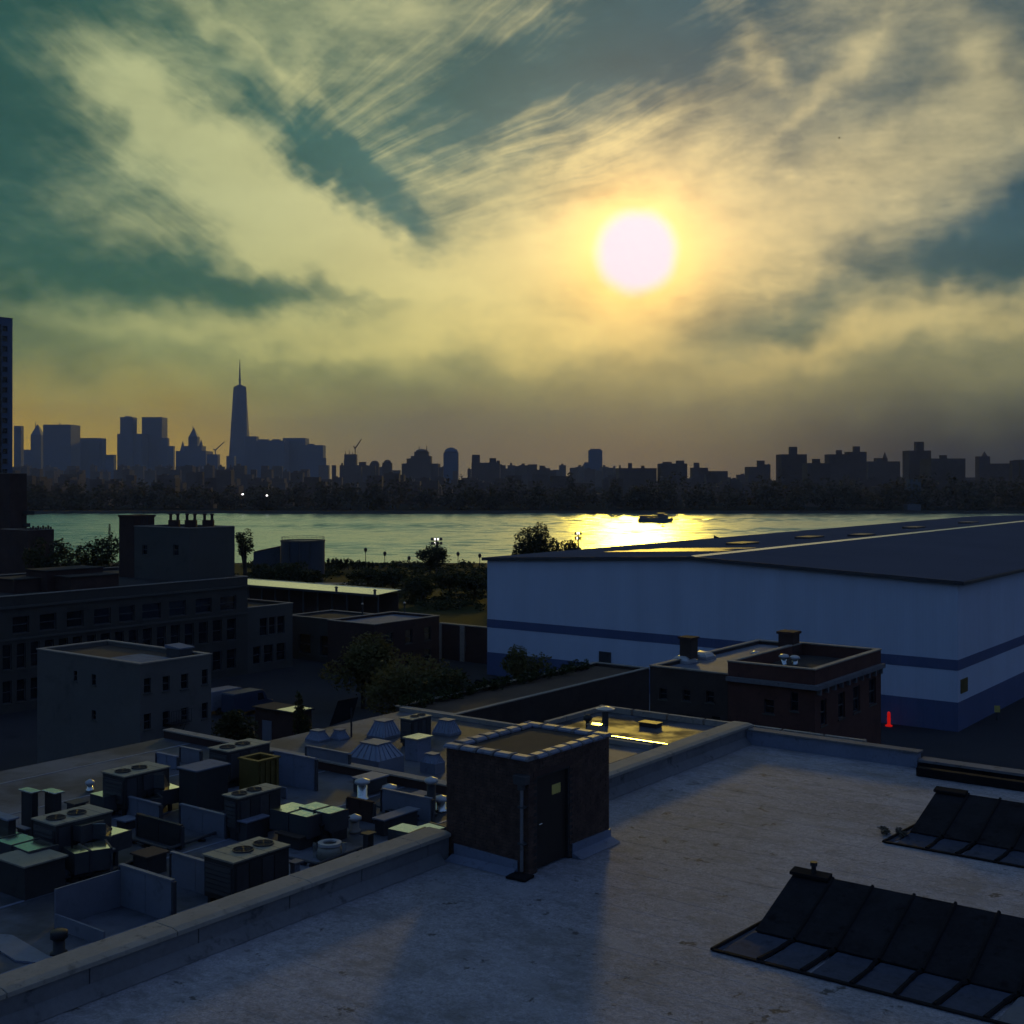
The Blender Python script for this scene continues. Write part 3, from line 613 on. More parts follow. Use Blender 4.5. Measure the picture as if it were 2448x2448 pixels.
# ------------------------------------------------------------------ the left edge: near tower and its neighbours
D0 = 330.0; pc = at_d(30, D0); X1 = pc.x; yR = pc.y; yL = y_on(-120, X1); zt = z_row(765, D0)
hx = []; w0, w1 = y_on(3, X1), y_on(20, X1)
for k in range(24):
    z = 3.0 + 2.72 * k
    if z + 1.6 < zt - 1: hx.append((w0 + .35, w1 - .25, z, z + 1.35))
t = building('residential_tower', 'tall slim dark glass tower at the left edge, cut off by the frame', 'tower', (X1 - 16, X1, yL, yR), 0, zt, 'tower_glass', 'dark_roof', hx=hx, parapet=.4, depth=.3)
slot = MB().box(X1 + .02, X1 + .35, y_on(-20, X1), y_on(2, X1), 0, zt - 1.5); part(t, 'dark_glass_bay', slot, 'pane')
D1 = 285.0; p = at_d(64, D1); X1 = p.x; t = building('balcony_block', 'dark apartment block with projecting balconies beside the left-edge tower', 'building', (X1 - 14, X1, y_on(24, X1), p.y), 0, z_row(1135, D1), 'dark_brick', 'dark_roof', parapet=.3)
for z in (6.0, 9.2, 12.4, 15.2):
    s_ = 15 if abs(z - 15.2) < .1 else 5
    b_ = part(t, 'balcony', MB().box(X1 - 3, X1 + .6, p.y - 1.2, y_on(64 + s_, X1), z, z + .18), 'dark_brick')
    part(b_, 'balcony_rail', MB().box(X1 + .5, X1 + .58, p.y - 1.2, y_on(64 + s_, X1), z + .185, z + .9), 'black_metal')
D2 = 262.0; p = at_d(129, D2); X1 = p.x; zt = z_row(1268, D2); t = building('low_riverside_block', 'low dark flat-roofed block with a row of roof posts, left of the water', 'building', (X1 - 10, X1, y_on(66, X1), p.y), 0, zt, 'dark_brick', 'dark_roof', parapet=.2)
for k in range(9):
    yy = y_on(74 + k * 6, X1); part(t, 'roof_post', MB().box(X1 - .5, X1 - .2, yy, yy + .3, zt + .3, zt + .8 + .3 * (k % 2)), 'dark_brick')
p = at_d(262, 230); zt = z_row(1252, 230); t = thing('lattice_mast', 'thin lattice mast against the water left of the chimney block', 'mast', p); mb = MB()
for sx, sy in ((-1, -1), (1, -1), (1, 1), (-1, 1)): mb.tube((p.x + sx * .7, p.y + sy * .7, 0), (p.x + sx * .08, p.y + sy * .08, zt), .07, .04, 5)
part(t, 'leg_frame', mb, 'black_metal'); mb = MB()
for k in range(9):
    z = zt * (.1 + k * .1); r_ = .7 - .62 * z / zt
    mb.tube((p.x - r_, p.y - r_, z), (p.x + r_, p.y - r_, z + .9), .04, .04, 4); mb.tube((p.x + r_, p.y - r_, z), (p.x + r_, p.y + r_, z + .9), .04, .04, 4)
part(t, 'bracing', mb, 'black_metal')

# ------------------------------------------------------------------ riverside park
p = at_d(724, 300); zt = z_row(1291, 300); r_ = 52 / FPX * 300
t = thing('storage_tank', 'squat round dark storage tank with flat rim on the near bank', 'tank', p)
part(t, 'shell', MB().lathe(p.x, p.y, [(r_, 0), (r_, zt - .4)], 40), 'tank'); part(t, 'rim', MB().ring(p.x, p.y, zt - .39, zt, r_ - .3, r_ + .12, 40), 'dark_metal'); part(t, 'roof', MB().lathe(p.x, p.y, [(r_ - .31, zt - .35), (r_ * .5, zt - .1), (.2, zt + .05)], 40), 'tank')
mb = MB()
for k in range(26):
    a = k * 2 * math.pi / 26; mb.tube((p.x + r_ * .98 * math.cos(a), p.y + r_ * .98 * math.sin(a), zt), (p.x + r_ * .98 * math.cos(a), p.y + r_ * .98 * math.sin(a), zt + .8), .04, .04, 4)
part(t, 'guard_rail', mb.ring(p.x, p.y, zt + .75, zt + .82, r_ * .975, r_ * .985, 40), 'dark_metal')
for k in range(3):
    a = HEAD - math.pi / 2 + (k - 1) * .5; part(t, 'buttress', MB().obox((p.x + math.cos(a) * (r_ + .1), p.y + math.sin(a) * (r_ + .1)), .35, .35, 0, zt - .41, a), 'dark_metal')
pL, pR = at_d(606, 302), at_d(670, 302); mb = MB(); c = (pL + pR) / 2
t = thing('tank_annex', 'low dark shed with sloping roof left of the round tank', 'shed', c); ln = (pR - pL).length; za, zb = z_row(1322, 302), z_row(1309, 302); q = [pL, pR, pR + Vector((0, 0, zb)), pL + Vector((0, 0, za))]
part(t, 'wall', MB().extr(q, FWD * 7), 'tank'); part(t, 'roof', MB().extr([pL + Vector((0, 0, za + .02)), pR + Vector((0, 0, zb + .02)), pR + Vector((0, 0, zb + .3)), pL + Vector((0, 0, za + .3))], FWD * 7.3 - FWD * .0), 'dark_roof')
for i in range(12):
    x = 785 + i * 9.6; p = at_d(x, 318); zt = z_row(1331 + i * .9, 318); t = thing('clipped_shrub', ('round-headed clipped shrub by the tank, %s in its row' % ('leftmost', 'second from the left', 'third from the left', 'fourth from the left', 'fifth from the left', 'sixth from the left', 'sixth from the right', 'fifth from the right', 'fourth from the right', 'third from the right', 'second from the right', 'rightmost')[i]), 'shrub', p, 'shrub row by the tank')
    mb = MB(); rg = random.Random(40 + i); leaf_cloud(mb, rg, (p.x, p.y, zt * .62), .62, .62, zt * .42, 260, .2, 7); part(t, 'crown', mb, 'leaf_dark'); part(t, 'stem', MB().tube(p, (p.x, p.y, zt * .6), .08, .05, 5), 'bark')
p = at_d(885, 326); solo_h = z_row(1346, 326); t = thing('river_hedge', 'long low dark hedge along the bank right of the shrub row', 'hedge', p); mb = MB(); rg = random.Random(77)
for i in range(26): q = at_d(640 + i * 13.5, 326 + rg.uniform(0, 8)); leaf_cloud(mb, rg, (q.x, q.y, solo_h * .45), 1.3, 1.3, solo_h * .5 * rg.uniform(.7, 1.1), 90, .32, 5)
part(t, 'foliage', mb, 'leaf_dark')
def park_lamp(x, yt, d, label):
    p = at_d(x, d); zt = z_row(yt, d); t = thing('park_lamp', label, 'lamp post', p, 'lamp posts along the river path')
    part(t, 'pole', MB().lathe(p.x, p.y, [(.22, 0), (.20, .6), (.10, .7), (.085, zt - 1.3)], 8), 'black_metal')
    part(t, 'lamp_head', MB().lathe(p.x, p.y, [(.10, zt - 1.29), (.34, zt - 1.0), (.46, zt - .55), (.36, zt - .2), (.10, zt)], 8), 'black_metal')
for x, yt, d, s_ in ((738, 1317, 322, 'park lamp beside the right flank of the round tank'), (874, 1309, 330, 'tall park lamp above the shrub row, left of the round tree'), (920, 1318, 333, 'park lamp standing clear, second left of the round tree'),
                     (957, 1348, 338, 'short park lamp low on the bank near the round tree'), (978, 1329, 330, 'park lamp touching the left side of the round tree'), (1095, 1319, 334, 'tall park lamp first to the right of the round tree'),
                     (1108, 1341, 338, 'short park lamp right behind the tall one, right of the round tree'), (1147, 1323, 334, 'park lamp next to the white warehouse corner')): park_lamp(x, yt, d, s_)
def flood(x, yt, d, w, label):
    p = at_d(x, d); zt = z_row(yt, d); t = thing('floodlight_mast', label, 'floodlight', p, 'sports floodlights'); part(t, 'pole', MB().lathe(p.x, p.y, [(.28, 0), (.15, zt - .5)], 8), 'dark_metal')
    fr = MB().obox((p.x, p.y), w, .25, zt - 1.7, zt - 1.5, HEAD).obox((p.x, p.y), w, .25, zt - .7, zt - .5, HEAD); part(t, 'crossbar', fr, 'dark_metal')
    for j in range(2):
        for k in range(4):
            q = p + RGT * (w * (-.38 + k * .25)) - FWD * .35; z = zt - 1.6 + j * 1.0
            h = part(t, 'lamp_head', MB().obox((q.x, q.y), w * .2, .35, z - .32, z + .38, HEAD, .8), 'dark_metal')
            if (j, k) in ((0, 1), (1, 2), (1, 1)): part(h, 'lens', MB().obox((q.x - FWD.x * .2, q.y - FWD.y * .2), w * .12, .04, z - .2, z + .25, HEAD), 'lamp_lit')
flood(1044, 1283, 300, 2.9, 'floodlight mast with a wide rack rising behind the round tree')
flood(1382, 1268, 255, 1.5, 'floodlight mast with bright lamps above the trees beside the warehouse roof')
mb = MB(); rg = random.Random(21)
for i in range(230):
    d = rg.uniform(222, 338); x = rg.uniform(575, 1175); p = at_d(x, d); h = rg.uniform(.7, 1.9)
    if 268 < d < 282 and 640 < x < 830: continue
    leaf_cloud(mb, rg, (p.x, p.y, h * .45), rg.uniform(1.6, 3.4), rg.uniform(1.6, 3.4), h * .55, 75, .34, 6)
solo('park_shrubbery', mb, 'leaf_dark', 'dense dark undergrowth covering the park between the sheds and the river', 'undergrowth', kind='stuff')
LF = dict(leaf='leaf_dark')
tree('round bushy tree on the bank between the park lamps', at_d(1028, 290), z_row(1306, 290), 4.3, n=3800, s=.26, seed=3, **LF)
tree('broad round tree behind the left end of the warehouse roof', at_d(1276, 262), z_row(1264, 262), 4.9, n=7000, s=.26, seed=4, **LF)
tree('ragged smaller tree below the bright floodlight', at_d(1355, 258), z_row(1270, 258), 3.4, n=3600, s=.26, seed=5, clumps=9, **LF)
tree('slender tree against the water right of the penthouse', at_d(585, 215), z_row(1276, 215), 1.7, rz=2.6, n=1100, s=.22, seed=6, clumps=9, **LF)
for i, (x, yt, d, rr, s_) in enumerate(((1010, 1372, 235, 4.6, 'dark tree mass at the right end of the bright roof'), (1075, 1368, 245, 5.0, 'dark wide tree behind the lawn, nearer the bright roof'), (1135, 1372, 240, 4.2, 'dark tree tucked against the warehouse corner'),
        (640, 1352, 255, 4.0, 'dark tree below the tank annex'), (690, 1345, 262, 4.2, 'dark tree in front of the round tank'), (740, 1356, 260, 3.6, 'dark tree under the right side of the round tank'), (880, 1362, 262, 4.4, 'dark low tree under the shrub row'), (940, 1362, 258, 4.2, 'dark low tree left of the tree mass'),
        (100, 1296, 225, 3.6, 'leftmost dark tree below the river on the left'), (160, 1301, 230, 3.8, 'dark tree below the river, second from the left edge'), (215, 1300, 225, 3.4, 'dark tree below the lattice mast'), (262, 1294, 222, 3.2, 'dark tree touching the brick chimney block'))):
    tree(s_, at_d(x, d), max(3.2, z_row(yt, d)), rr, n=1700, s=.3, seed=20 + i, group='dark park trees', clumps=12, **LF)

# ================================================================== warehouse
p = at(2290, 1394, 14.0); WX1, WY0 = p.x, p.y; WX0 = x_on(1165, WY0); WY1 = 312.0; ZE, ZA = 14.0, 15.2; XM = (WX0 + WX1) / 2
t = thing('warehouse', 'huge white metal warehouse with blue stripe and blue base by the river', 'warehouse', (XM, WY0, 0))
def zd_(y): return z_row(y, dist((WX0, WY0)))
zs0, zs1, zb = 5.75, 6.75, 2.75
part(t, 'front_wall', MB().quad((WX0, WY0, zb), (WX1, WY0, zb), (WX1, WY0, ZE), (XM, WY0, ZA), (WX0, WY0, ZE)), 'white_metal_wall')
part(t, 'side_wall', MB().quad((WX1, WY0, zb), (WX1, WY1, zb), (WX1, WY1, ZE), (WX1, WY0, ZE)), 'white_metal_wall')
part(t, 'far_side_wall', MB().quad((WX0, WY0, 0), (WX0, WY1, 0), (WX0, WY1, ZE), (WX0, WY0, ZE)), 'white_metal_wall')
part(t, 'rear_wall', MB().quad((WX0, WY1, 0), (WX1, WY1, 0), (WX1, WY1, ZE), (XM, WY1, ZA), (WX0, WY1, ZE)), 'white_metal_wall')
part(t, 'front_base', MB().box(WX0 - .03, WX1 + .04, WY0 - .04, WY0 + .3, 0, zb), 'blue_metal_wall'); part(t, 'side_base', MB().box(WX1 - .3, WX1 + .04, WY0 + .31, WY1, 0, zb), 'blue_metal_wall')
part(t, 'front_stripe', MB().box(WX0 - .03, WX1 + .03, WY0 - .03, WY0 + .2, zs0, zs1), 'blue_metal_wall'); part(t, 'side_stripe', MB().box(WX1 - .2, WX1 + .03, WY0 + .21, WY1, zs0, zs1), 'blue_metal_wall')
for a, b_ in (((WX0 - .5, ZE), (XM, ZA)), ((WX1 + .5, ZE), (XM, ZA))):
    s_ = -1 if a[0] < b_[0] else 1; zz = ZE - .5 * (ZA - ZE) / (XM - WX0)
    part(t, 'roof_slope', MB().extr([(a[0], WY0 - .4, zz + .06), (b_[0], WY0 - .4, b_[1] + .06), (b_[0], WY0 - .4, b_[1] + .22), (a[0], WY0 - .4, zz + .22)], (0, WY1 - WY0 + .8, 0)), 'metal_roof')
    part(t, 'gable_trim', MB().extr([(a[0], WY0 - .47, zz - .14), (b_[0], WY0 - .47, b_[1] - .14), (b_[0], WY0 - .47, b_[1] + .24), (a[0], WY0 - .47, zz + .24)], (0, .065, 0)), 'dark_metal')
for k in range(3):                                                          # made-up shiny sheets, added to give the river-side slope a sun glint
    ya = WY0 + 12 + k * 3.1; xa, xb = WX0 + 9 + (k % 3) * 1.5, XM - 2.5 - (k % 2) * 2; zf = lambda x: ZE + (ZA - ZE) * (x - WX0) / (XM - WX0) + .224
    part(t, 'glint_sheet', MB().extr([(xa, ya, zf(xa)), (xb, ya, zf(xb)), (xb, ya, zf(xb) + .02), (xa, ya, zf(xa) + .02)], (0, 3.0, 0)), 'glint_metal_roof')
part(t, 'ridge_cap', MB().extr([(XM - .6, WY0 - .4, ZA + .21), (XM, WY0 - .4, ZA + .34), (XM + .6, WY0 - .4, ZA + .21)], (0, WY1 - WY0 + .8, 0)), 'galvanised')
part(t, 'gutter', MB().box(WX1 + .5, WX1 + .66, WY0 - .4, WY1 + .4, ZE - .16, ZE + .14), 'dark_metal')
for x, y in ((1775, 1306), (1935, 1291), (2060, 1289), (2185, 1267), (2315, 1255)):     # low curbs and units on the far slope
    q = at(x, y, 14.75); lx = min(max(q.x, WX0 + 3), XM - 3); ly = y_on(x, lx)
    zq = ZE + (ZA - ZE) * (lx - WX0) / (XM - WX0) + .2; b_ = part(t, 'roof_curb', MB().box(lx - 1.2, lx + 1.2, ly - 2.5, ly + 2.5, zq, zq + .30), 'dark_metal')
xa, xb = x_on(1433, WY0), x_on(1461, WY0); dd = dist(((xa + xb) / 2, WY0)); z0, z1 = z_row(1586, dd), z_row(1558, dd)
lv = part(t, 'wall_louvre', MB().box(xa, xa + .12, WY0 - .12, WY0 - .005, z0, z1).box(xb - .12, xb, WY0 - .12, WY0 - .005, z0, z1).box(xa + .12, xb - .12, WY0 - .12, WY0 - .005, z1 - .12, z1).box(xa + .12, xb - .12, WY0 - .12, WY0 - .005, z0, z0 + .12).box(xa + .1, xb - .1, WY0 - .04, WY0 - .004, z0 + .1, z1 - .1), 'dark_metal')
for k in range(6):
    z = z0 + .16 + k * (z1 - z0 - .3) / 6; part(lv, 'slat', MB().extr([(xa + .12, WY0 - .11, z), (xa + .12, WY0 - .05, z + .13), (xa + .12, WY0 - .05, z + .15), (xa + .12, WY0 - .11, z + .02)], (xb - xa - .24, 0, 0)), 'unit_side')
ya, yb = y_on(2290 + 6, WX1), y_on(2312, WX1); dd = dist((WX1, (ya + yb) / 2)); part(t, 'side_door', MB().box(WX1 + .005, WX1 + .08, ya, yb, z_row(1655, dd), z_row(1622, dd)), 'yellow_box')
p = Vector((WX0, y_on(1707, WX0), ZE)); dd = dist(p); zt = z_row(1279, dd)
t = thing('roof_flag', 'tiny dark flag on a pole above the far eave of the warehouse', 'flag', p); part(t, 'pole', MB().tube((p.x, p.y, ZE), (p.x, p.y, zt), .06, .04, 6), 'black_metal')
fl_ = MB(); q0 = Vector((p.x, p.y, zt)); fl_.loft([[q0 + RGT * k * .38 + FWD * (.12 * math.sin(k * 1.6)) + Vector((0, 0, -.05 - .16 * k)), q0 + RGT * k * .38 + FWD * (.12 * math.sin(k * 1.6) + .03) + Vector((0, 0, -.05 - .16 * k)), q0 + RGT * k * .38 + FWD * (.12 * math.sin(k * 1.6) + .03) + Vector((0, 0, -.95 - .1 * k)), q0 + RGT * k * .38 + FWD * (.12 * math.sin(k * 1.6)) + Vector((0, 0, -.95 - .1 * k))] for k in range(4)]); part(t, 'cloth', fl_, 'black_metal')
# red lit bollard and yellow hoist post in the yard
p = at(2125, 1736, 0.0); t = thing('red_bollard', 'glowing red lit bollard on a wide foot beside the warehouse', 'bollard', p)
part(t, 'foot', MB().lathe(p.x, p.y, [(.34, 0), (.34, .10), (.2, .16)], 14), 'red_lamp'); part(t, 'lit_post', MB().lathe(p.x, p.y, [(.16, .165), (.15, .5), (.175, .55), (.145, 1.0), (.165, 1.05), (.135, 1.32), (.06, 1.4)], 14), 'red_lamp')
p = at(2384, 1722, 0.0); t = thing('yellow_marker', 'dim yellow marker post by the blue warehouse base on the right', 'post', p); part(t, 'post', MB().lathe(p.x, p.y, [(.10, 0), (.10, .8)], 8), 'dark_metal'); part(t, 'plate', MB().obox((p.x, p.y), .55, .06, .8, 1.45, HEAD), 'sign_yellow')

# ================================================================== long white building with penthouse, left
FX = -116.0
def hole(axis, c, xl, xr, y0, y1, pad=.0):
    u0, u1 = (y_on(xl, c), y_on(xr, c)) if axis == 'x' else (x_on(xl, c), x_on(xr, c)); d = dist((c, (u0 + u1) / 2)) if axis == 'x' else dist(((u0 + u1) / 2, c))
    return (min(u0, u1), max(u0, u1), z_row(y1, d), z_row(y0, d))
hx = [hole('x', FX, a, b_, *rows(a)) if False else None for a, b_ in ()]
def rows_h(c, cols, zlo, zhi): return [(y_on(a, c), y_on(b_, c), zlo, zhi) for a, b_ in cols]
hx = rows_h(FX, ((30, 70), (95, 135), (160, 200), (225, 265), (285, 322), (340, 385), (405, 445), (468, 506), (527, 565)), 8.0, 9.75)
cols = [(-30 + 33.5 * i + 3, -30 + 33.5 * i + 25) for i in range(18)]
hx += rows_h(FX, cols, 4.4, 7.0) + rows_h(FX, cols, 1.0, 3.3)
BB4 = (FX - 26, FX, 60.0, y_on(592, FX))
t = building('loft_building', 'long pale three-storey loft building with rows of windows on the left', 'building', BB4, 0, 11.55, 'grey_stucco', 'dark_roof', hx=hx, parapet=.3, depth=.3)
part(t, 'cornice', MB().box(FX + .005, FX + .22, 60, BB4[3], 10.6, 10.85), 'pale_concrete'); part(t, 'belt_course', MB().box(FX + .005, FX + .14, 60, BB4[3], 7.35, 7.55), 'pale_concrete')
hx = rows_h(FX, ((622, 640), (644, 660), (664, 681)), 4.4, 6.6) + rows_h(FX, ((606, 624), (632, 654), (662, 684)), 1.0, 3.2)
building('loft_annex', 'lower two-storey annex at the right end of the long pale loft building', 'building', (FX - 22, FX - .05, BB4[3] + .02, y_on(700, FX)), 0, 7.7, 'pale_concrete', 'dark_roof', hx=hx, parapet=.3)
PX1 = -118.0; PY0 = y_on(453, PX1); pb = (x_on(321, PY0), PX1, PY0, y_on(561, PX1))
hy = [hole('y', PY0, 414, 427, 1302, 1328), hole('y', PY0, 340, 352, 1302, 1326)]
t = building('roof_penthouse', 'plain boxy penthouse on the roof of the long pale loft building', 'penthouse', pb, 11.56, 17.7, 'pale_concrete', 'dark_roof', hy=hy, parapet=.2)
cx0 = x_on(285, PY0); t2 = thing('brick_chimney', 'broad dark chimney shaft at the left side of the penthouse', 'chimney', ((cx0 + pb[0]) / 2, PY0 + 1.5, 11.56))
part(t2, 'shaft', MB().box(cx0, pb[0] - .02, PY0 - .02, PY0 + 3, 11.56, 19.0), 'dark_brick'); part(t2, 'cap', MB().box(cx0 - .12, pb[0] + .1, PY0 - .14, PY0 + 3.1, 19.0, 19.25), 'dark_brick')
for i, (a, b_) in enumerate(((404, 429), (443, 470), (485, 511))):
    c0 = at_d((a + b_) / 2, 151); w = (b_ - a) / FPX * 151; t2 = thing('twin_flue', ('left', 'middle', 'right')[i] + ' one of three twin-pipe flues on the penthouse roof', 'flue', (c0.x, c0.y, 17.72), 'flues on the penthouse')
    part(t2, 'flue_base', MB().obox(c0, w, .7, 17.72, 18.72, HEAD), 'dark_brick')
    for s_ in (-1, 1):
        q = c0 + RGT * (s_ * w * .34); part(t2, 'pipe', MB().lathe(q.x, q.y, [(.19, 18.725), (.17, 19.3), (.24, 19.35), (.24, 19.5)], 10), 'dark_brick')
for x, h in ((338, 1.5), (344, 1.9), (352, 1.6)):
    q = at_d(x, 152); t2 = thing('roof_aerial', ('thin aerial rod on the penthouse roof, %s of three') % {338: 'leftmost', 344: 'middle', 352: 'rightmost'}[x], 'aerial', (q.x, q.y, 17.72), 'aerials'); part(t2, 'rod', MB().tube((q.x, q.y, 17.72), (q.x, q.y, 17.9 + h), .05, .03, 5), 'black_metal'); part(t2, 'foot', MB().obox((q.x, q.y), .3, .3, 17.72, 17.82, 0), 'black_metal')
for i, (x, y, w, dp, h) in enumerate(((110, 1402, 9, 4, 1.4), (190, 1398, 7, 4, 2.2), (250, 1400, 6, 4, 1.6))):
    q = at(x, y + 25, 11.56); q.x -= 6; t2 = thing('roof_shed', ('low dark roof shed on the loft building, ' + ('leftmost', 'middle', 'nearest the penthouse')[i]), 'shed', (q.x, q.y, 11.56), 'roof sheds on the loft building'); part(t2, 'wall', MB().box(q.x - dp, q.x, q.y, q.y + w, 11.56, 11.56 + h), 'dark_brick'); part(t2, 'roof', MB().box(q.x - dp - .15, q.x + .15, q.y - .15, q.y + w + .15, 11.565 + h, 11.68 + h), 'dark_roof')

# ------------------------------------------------------------------ small pale walk-up in front of it
b4 = box_px(335, 1589, 10.5, 89, 505); X1, Y0 = b4[1], b4[2]
hx = [hole('x', X1, a, b_, y, y + 36) for a, b_, y in ((344, 361, 1621), (389, 406, 1616), (433, 450, 1611), (483, 497, 1600))] + [hole('x', X1, a, b_, y, y + 38) for a, b_, y in ((344, 361, 1706), (389, 406, 1700), (433, 450, 1692), (483, 497, 1680))]
hy = [hole('y', Y0, 219, 229, 1612, 1638), hole('y', Y0, 219, 229, 1698, 1722), hole('y', Y0, 176, 184, 1604, 1628)]
t = building('walkup_building', 'small pale three-storey walk-up with a blue-white roof patch on the left', 'building', b4, 0, 10.2, 'white_stucco', 'brown_roof', hx=hx, hy=hy, parapet=.3, depth=.2)
part(t, 'roof_patch', MB().box(X1 - 6.2, X1 - .35, Y0 + .35, b4[3] - 1.8, 10.204, 10.24), 'blue_roof')
fe = part(t, 'fire_escape', MB().box(X1 + .01, X1 + .9, y_on(392, X1), y_on(440, X1), 5.9, 5.98).box(X1 + .01, X1 + .9, y_on(392, X1), y_on(440, X1), 2.9, 2.98), 'black_metal')
rl = MB()
for z in (5.98, 2.98):
    for k in range(9): yy = y_on(392, X1) + k * (y_on(440, X1) - y_on(392, X1)) / 8; rl.tube((X1 + .86, yy, z), (X1 + .86, yy, z + .9), .025, .025, 4)
    rl.tube((X1 + .86, y_on(392, X1), z + .9), (X1 + .86, y_on(440, X1), z + .9), .03, .03, 4)
rl.tube((X1 + .5, y_on(392, X1), 2.98), (X1 + .5, y_on(436, X1), 5.9), .05, .05, 4); part(fe, 'railing', rl, 'black_metal')
q = Vector((X1 - 2.5, b4[3] - 1.0, 10.2)); t2 = thing('roof_hatch', 'grey hatch box on the roof of the pale walk-up', 'hatch', q); part(t2, 'box', MB().box(q.x - .8, q.x + .8, q.y - .6, q.y + .6, 10.21, 10.9), 'dark_metal'); part(t2, 'lid', MB().extr([(q.x - .9, q.y - .7, 10.905), (q.x + .9, q.y - .7, 10.905), (q.x + .9, q.y - .7, 11.0), (q.x - .9, q.y - .7, 11.15)], (0, 1.4, 0)), 'blue_roof')

# ------------------------------------------------------------------ platform roof, brick hall, sheds by the park
b4 = box_px(906, 1421, 5.0, 560, 957); x0, x1, y0, y1 = b4; x0 -= 4
t = thing('canopy_shed', 'long shed with a bright sky-reflecting metal roof beside the park', 'shed', ((x0 + x1) / 2, y0, 0))
nP = 14
for k in range(nP):
    a, b_ = x0 + (x1 - x0) * k / nP, x0 + (x1 - x0) * (k + 1) / nP - .03; part(t, 'roof_panel', MB().extr([(a, y0 - .4, 4.88), (a, y1, 5.27), (a, y1, 5.35), (a, y0 - .4, 4.96)], (b_ - a, 0, 0)), 'bright_roof')
part(t, 'fascia', MB().box(x0, x1, y0 - .5, y0 - .41, 4.6, 4.98), 'dark_metal'); part(t, 'ridge_trim', MB().box(x0, x1, y1 + .01, y1 + .2, 5.2, 5.42), 'galvanised')
part(t, 'rear_wall', MB().box(x0, x1, y1 - .6, y1 - .4, 0, 4.85), 'dark_brick')
for k in range(12):
    xx = x0 + .5 + (x1 - x0 - 1) * k / 11; part(t, 'post', MB().box(xx - .12, xx + .12, y0 + .2, y0 + .44, 0, 4.86), 'dark_metal')
for x in (800, 892):
    xx = x_on(x, y0); t2 = thing('roof_vent', 'small dark vent on the front edge of the bright shed roof, %s one' % ('left' if x == 800 else 'right'), 'vent', (xx, y0 + .4, 4.97), 'vents on the bright roof'); part(t2, 'stack', MB().lathe(xx, y0 + .4, [(.22, 4.97), (.2, 5.5)], 10), 'dark_metal'); part(t2, 'cap', MB().lathe(xx, y0 + .4, [(.34, 5.51), (.3, 5.62), (.05, 5.75)], 10), 'dark_metal')
b4 = box_px(895, 1493, 6.5, 783, 1050); X1, Y0 = b4[1], b4[2]
hx = [(Y0 + a, Y0 + a + 1.3, z, z + 1.7) for a in (2, 5.5, 9, 12.5, 16) for z in (.9, 3.6) if Y0 + a + 1.3 < b4[3] - .5]
building('brick_hall', 'dark brick two-storey hall with a blue-grey flat roof behind the trees', 'building', b4, 0, 6.2, 'dark_brick', 'blue_roof', hx=hx, parapet=.25)
for x, y, h, s_ in ((866, 1477, 1.7, 'thin vent pipe on the brick hall roof, left one'), (967, 1470, 1.5, 'thin vent pipe on the brick hall roof, right one')):
    q = at(x, y, 6.2); t2 = thing('vent_pipe', s_, 'vent', q, 'pipes on the brick hall'); part(t2, 'pipe', MB().lathe(q.x, q.y, [(.09, 6.2), (.08, 6.2 + h)], 8), 'black_metal'); part(t2, 'cap', MB().lathe(q.x, q.y, [(.16, 6.205 + h), (.16, 6.3 + h), (.02, 6.4 + h)], 8), 'white_cap')
b4 = box_px(783, 1490, 5.6, 648, 800)
t = building('grey_shed', 'low grey shed between the loft annex and the brick hall', 'shed', (b4[0], b4[1], b4[2] + 3, b4[2] + 11), 0, 5.4, 'grey_stucco', 'dark_roof', hy=[(b4[0] + 2, b4[0] + 4.2, .8, 3.4), (b4[0] + 6, b4[0] + 7.6, .8, 3.4)], parapet=.2)
Yw = 124.5; xa, xb = x_on(1050, Yw), x_on(1166, Yw)
t = thing('yard_wall', 'low dark brick wall with pale piers between hall and warehouse', 'wall', ((xa + xb) / 2, Yw, 0)); part(t, 'wall', MB().box(xa, xb + 2, Yw, Yw + .4, 0, 4.6), 'dark_brick'); part(t, 'wall_cap', MB().box(xa, xb + 2, Yw - .1, Yw + .5, 4.605, 4.75), 'concrete')
for x in (1052, 1107): xx = x_on(x, Yw); part(t, 'pier', MB().box(xx - .35, xx + .35, Yw - .25, Yw - .005, 0, 4.6), 'concrete')
q = at(1085, 1566, 0); solo('loading_slab', MB().obox(q, 5.5, 2.0, 0, .35, 0), 'white_stucco', 'pale low loading slab at the foot of the brick yard wall', 'slab', loc=tuple(q), bevel=.04)

# ------------------------------------------------------------------ brown brick houses right of the middle
b4 = box_px(1948, 1599, 11.15, 1740, 2106); X1, Y0 = b4[1], b4[2]
hx = [hole('x', X1, a, b_, y, y + 62) for a, b_, y in ((1962, 1976, 1672), (2004, 2020, 1655), (2040, 2056, 1640), (2078, 2094, 1622))]; hy = [hole('y', Y0, 1826, 1850, 1672, 1706), hole('y', Y0, 1890, 1908, 1655, 1700)]
t = building('brick_tenement', 'dark red brick tenement with cornice in front of the warehouse', 'building', b4, 0, 10.2, 'red_brick', 'dark_roof', hx=hx, hy=hy, parapet=.85)
part(t, 'cornice', MB().box(b4[0], X1 + .35, Y0 - .35, Y0 - .005, 9.75, 10.05), 'parapet_face'); part(t, 'side_cornice', MB().box(X1 + .005, X1 + .35, Y0, b4[3], 9.75, 10.05), 'parapet_face')
for k in range(10): yy = Y0 + .4 + k * (b4[3] - Y0 - .8) / 9; part(t, 'bracket', MB().box(X1 + .005, X1 + .28, yy - .1, yy + .1, 9.35, 9.745), 'parapet_face')
w4 = (x_on(1554, Y0), b4[0] - .02, Y0, 96.0)
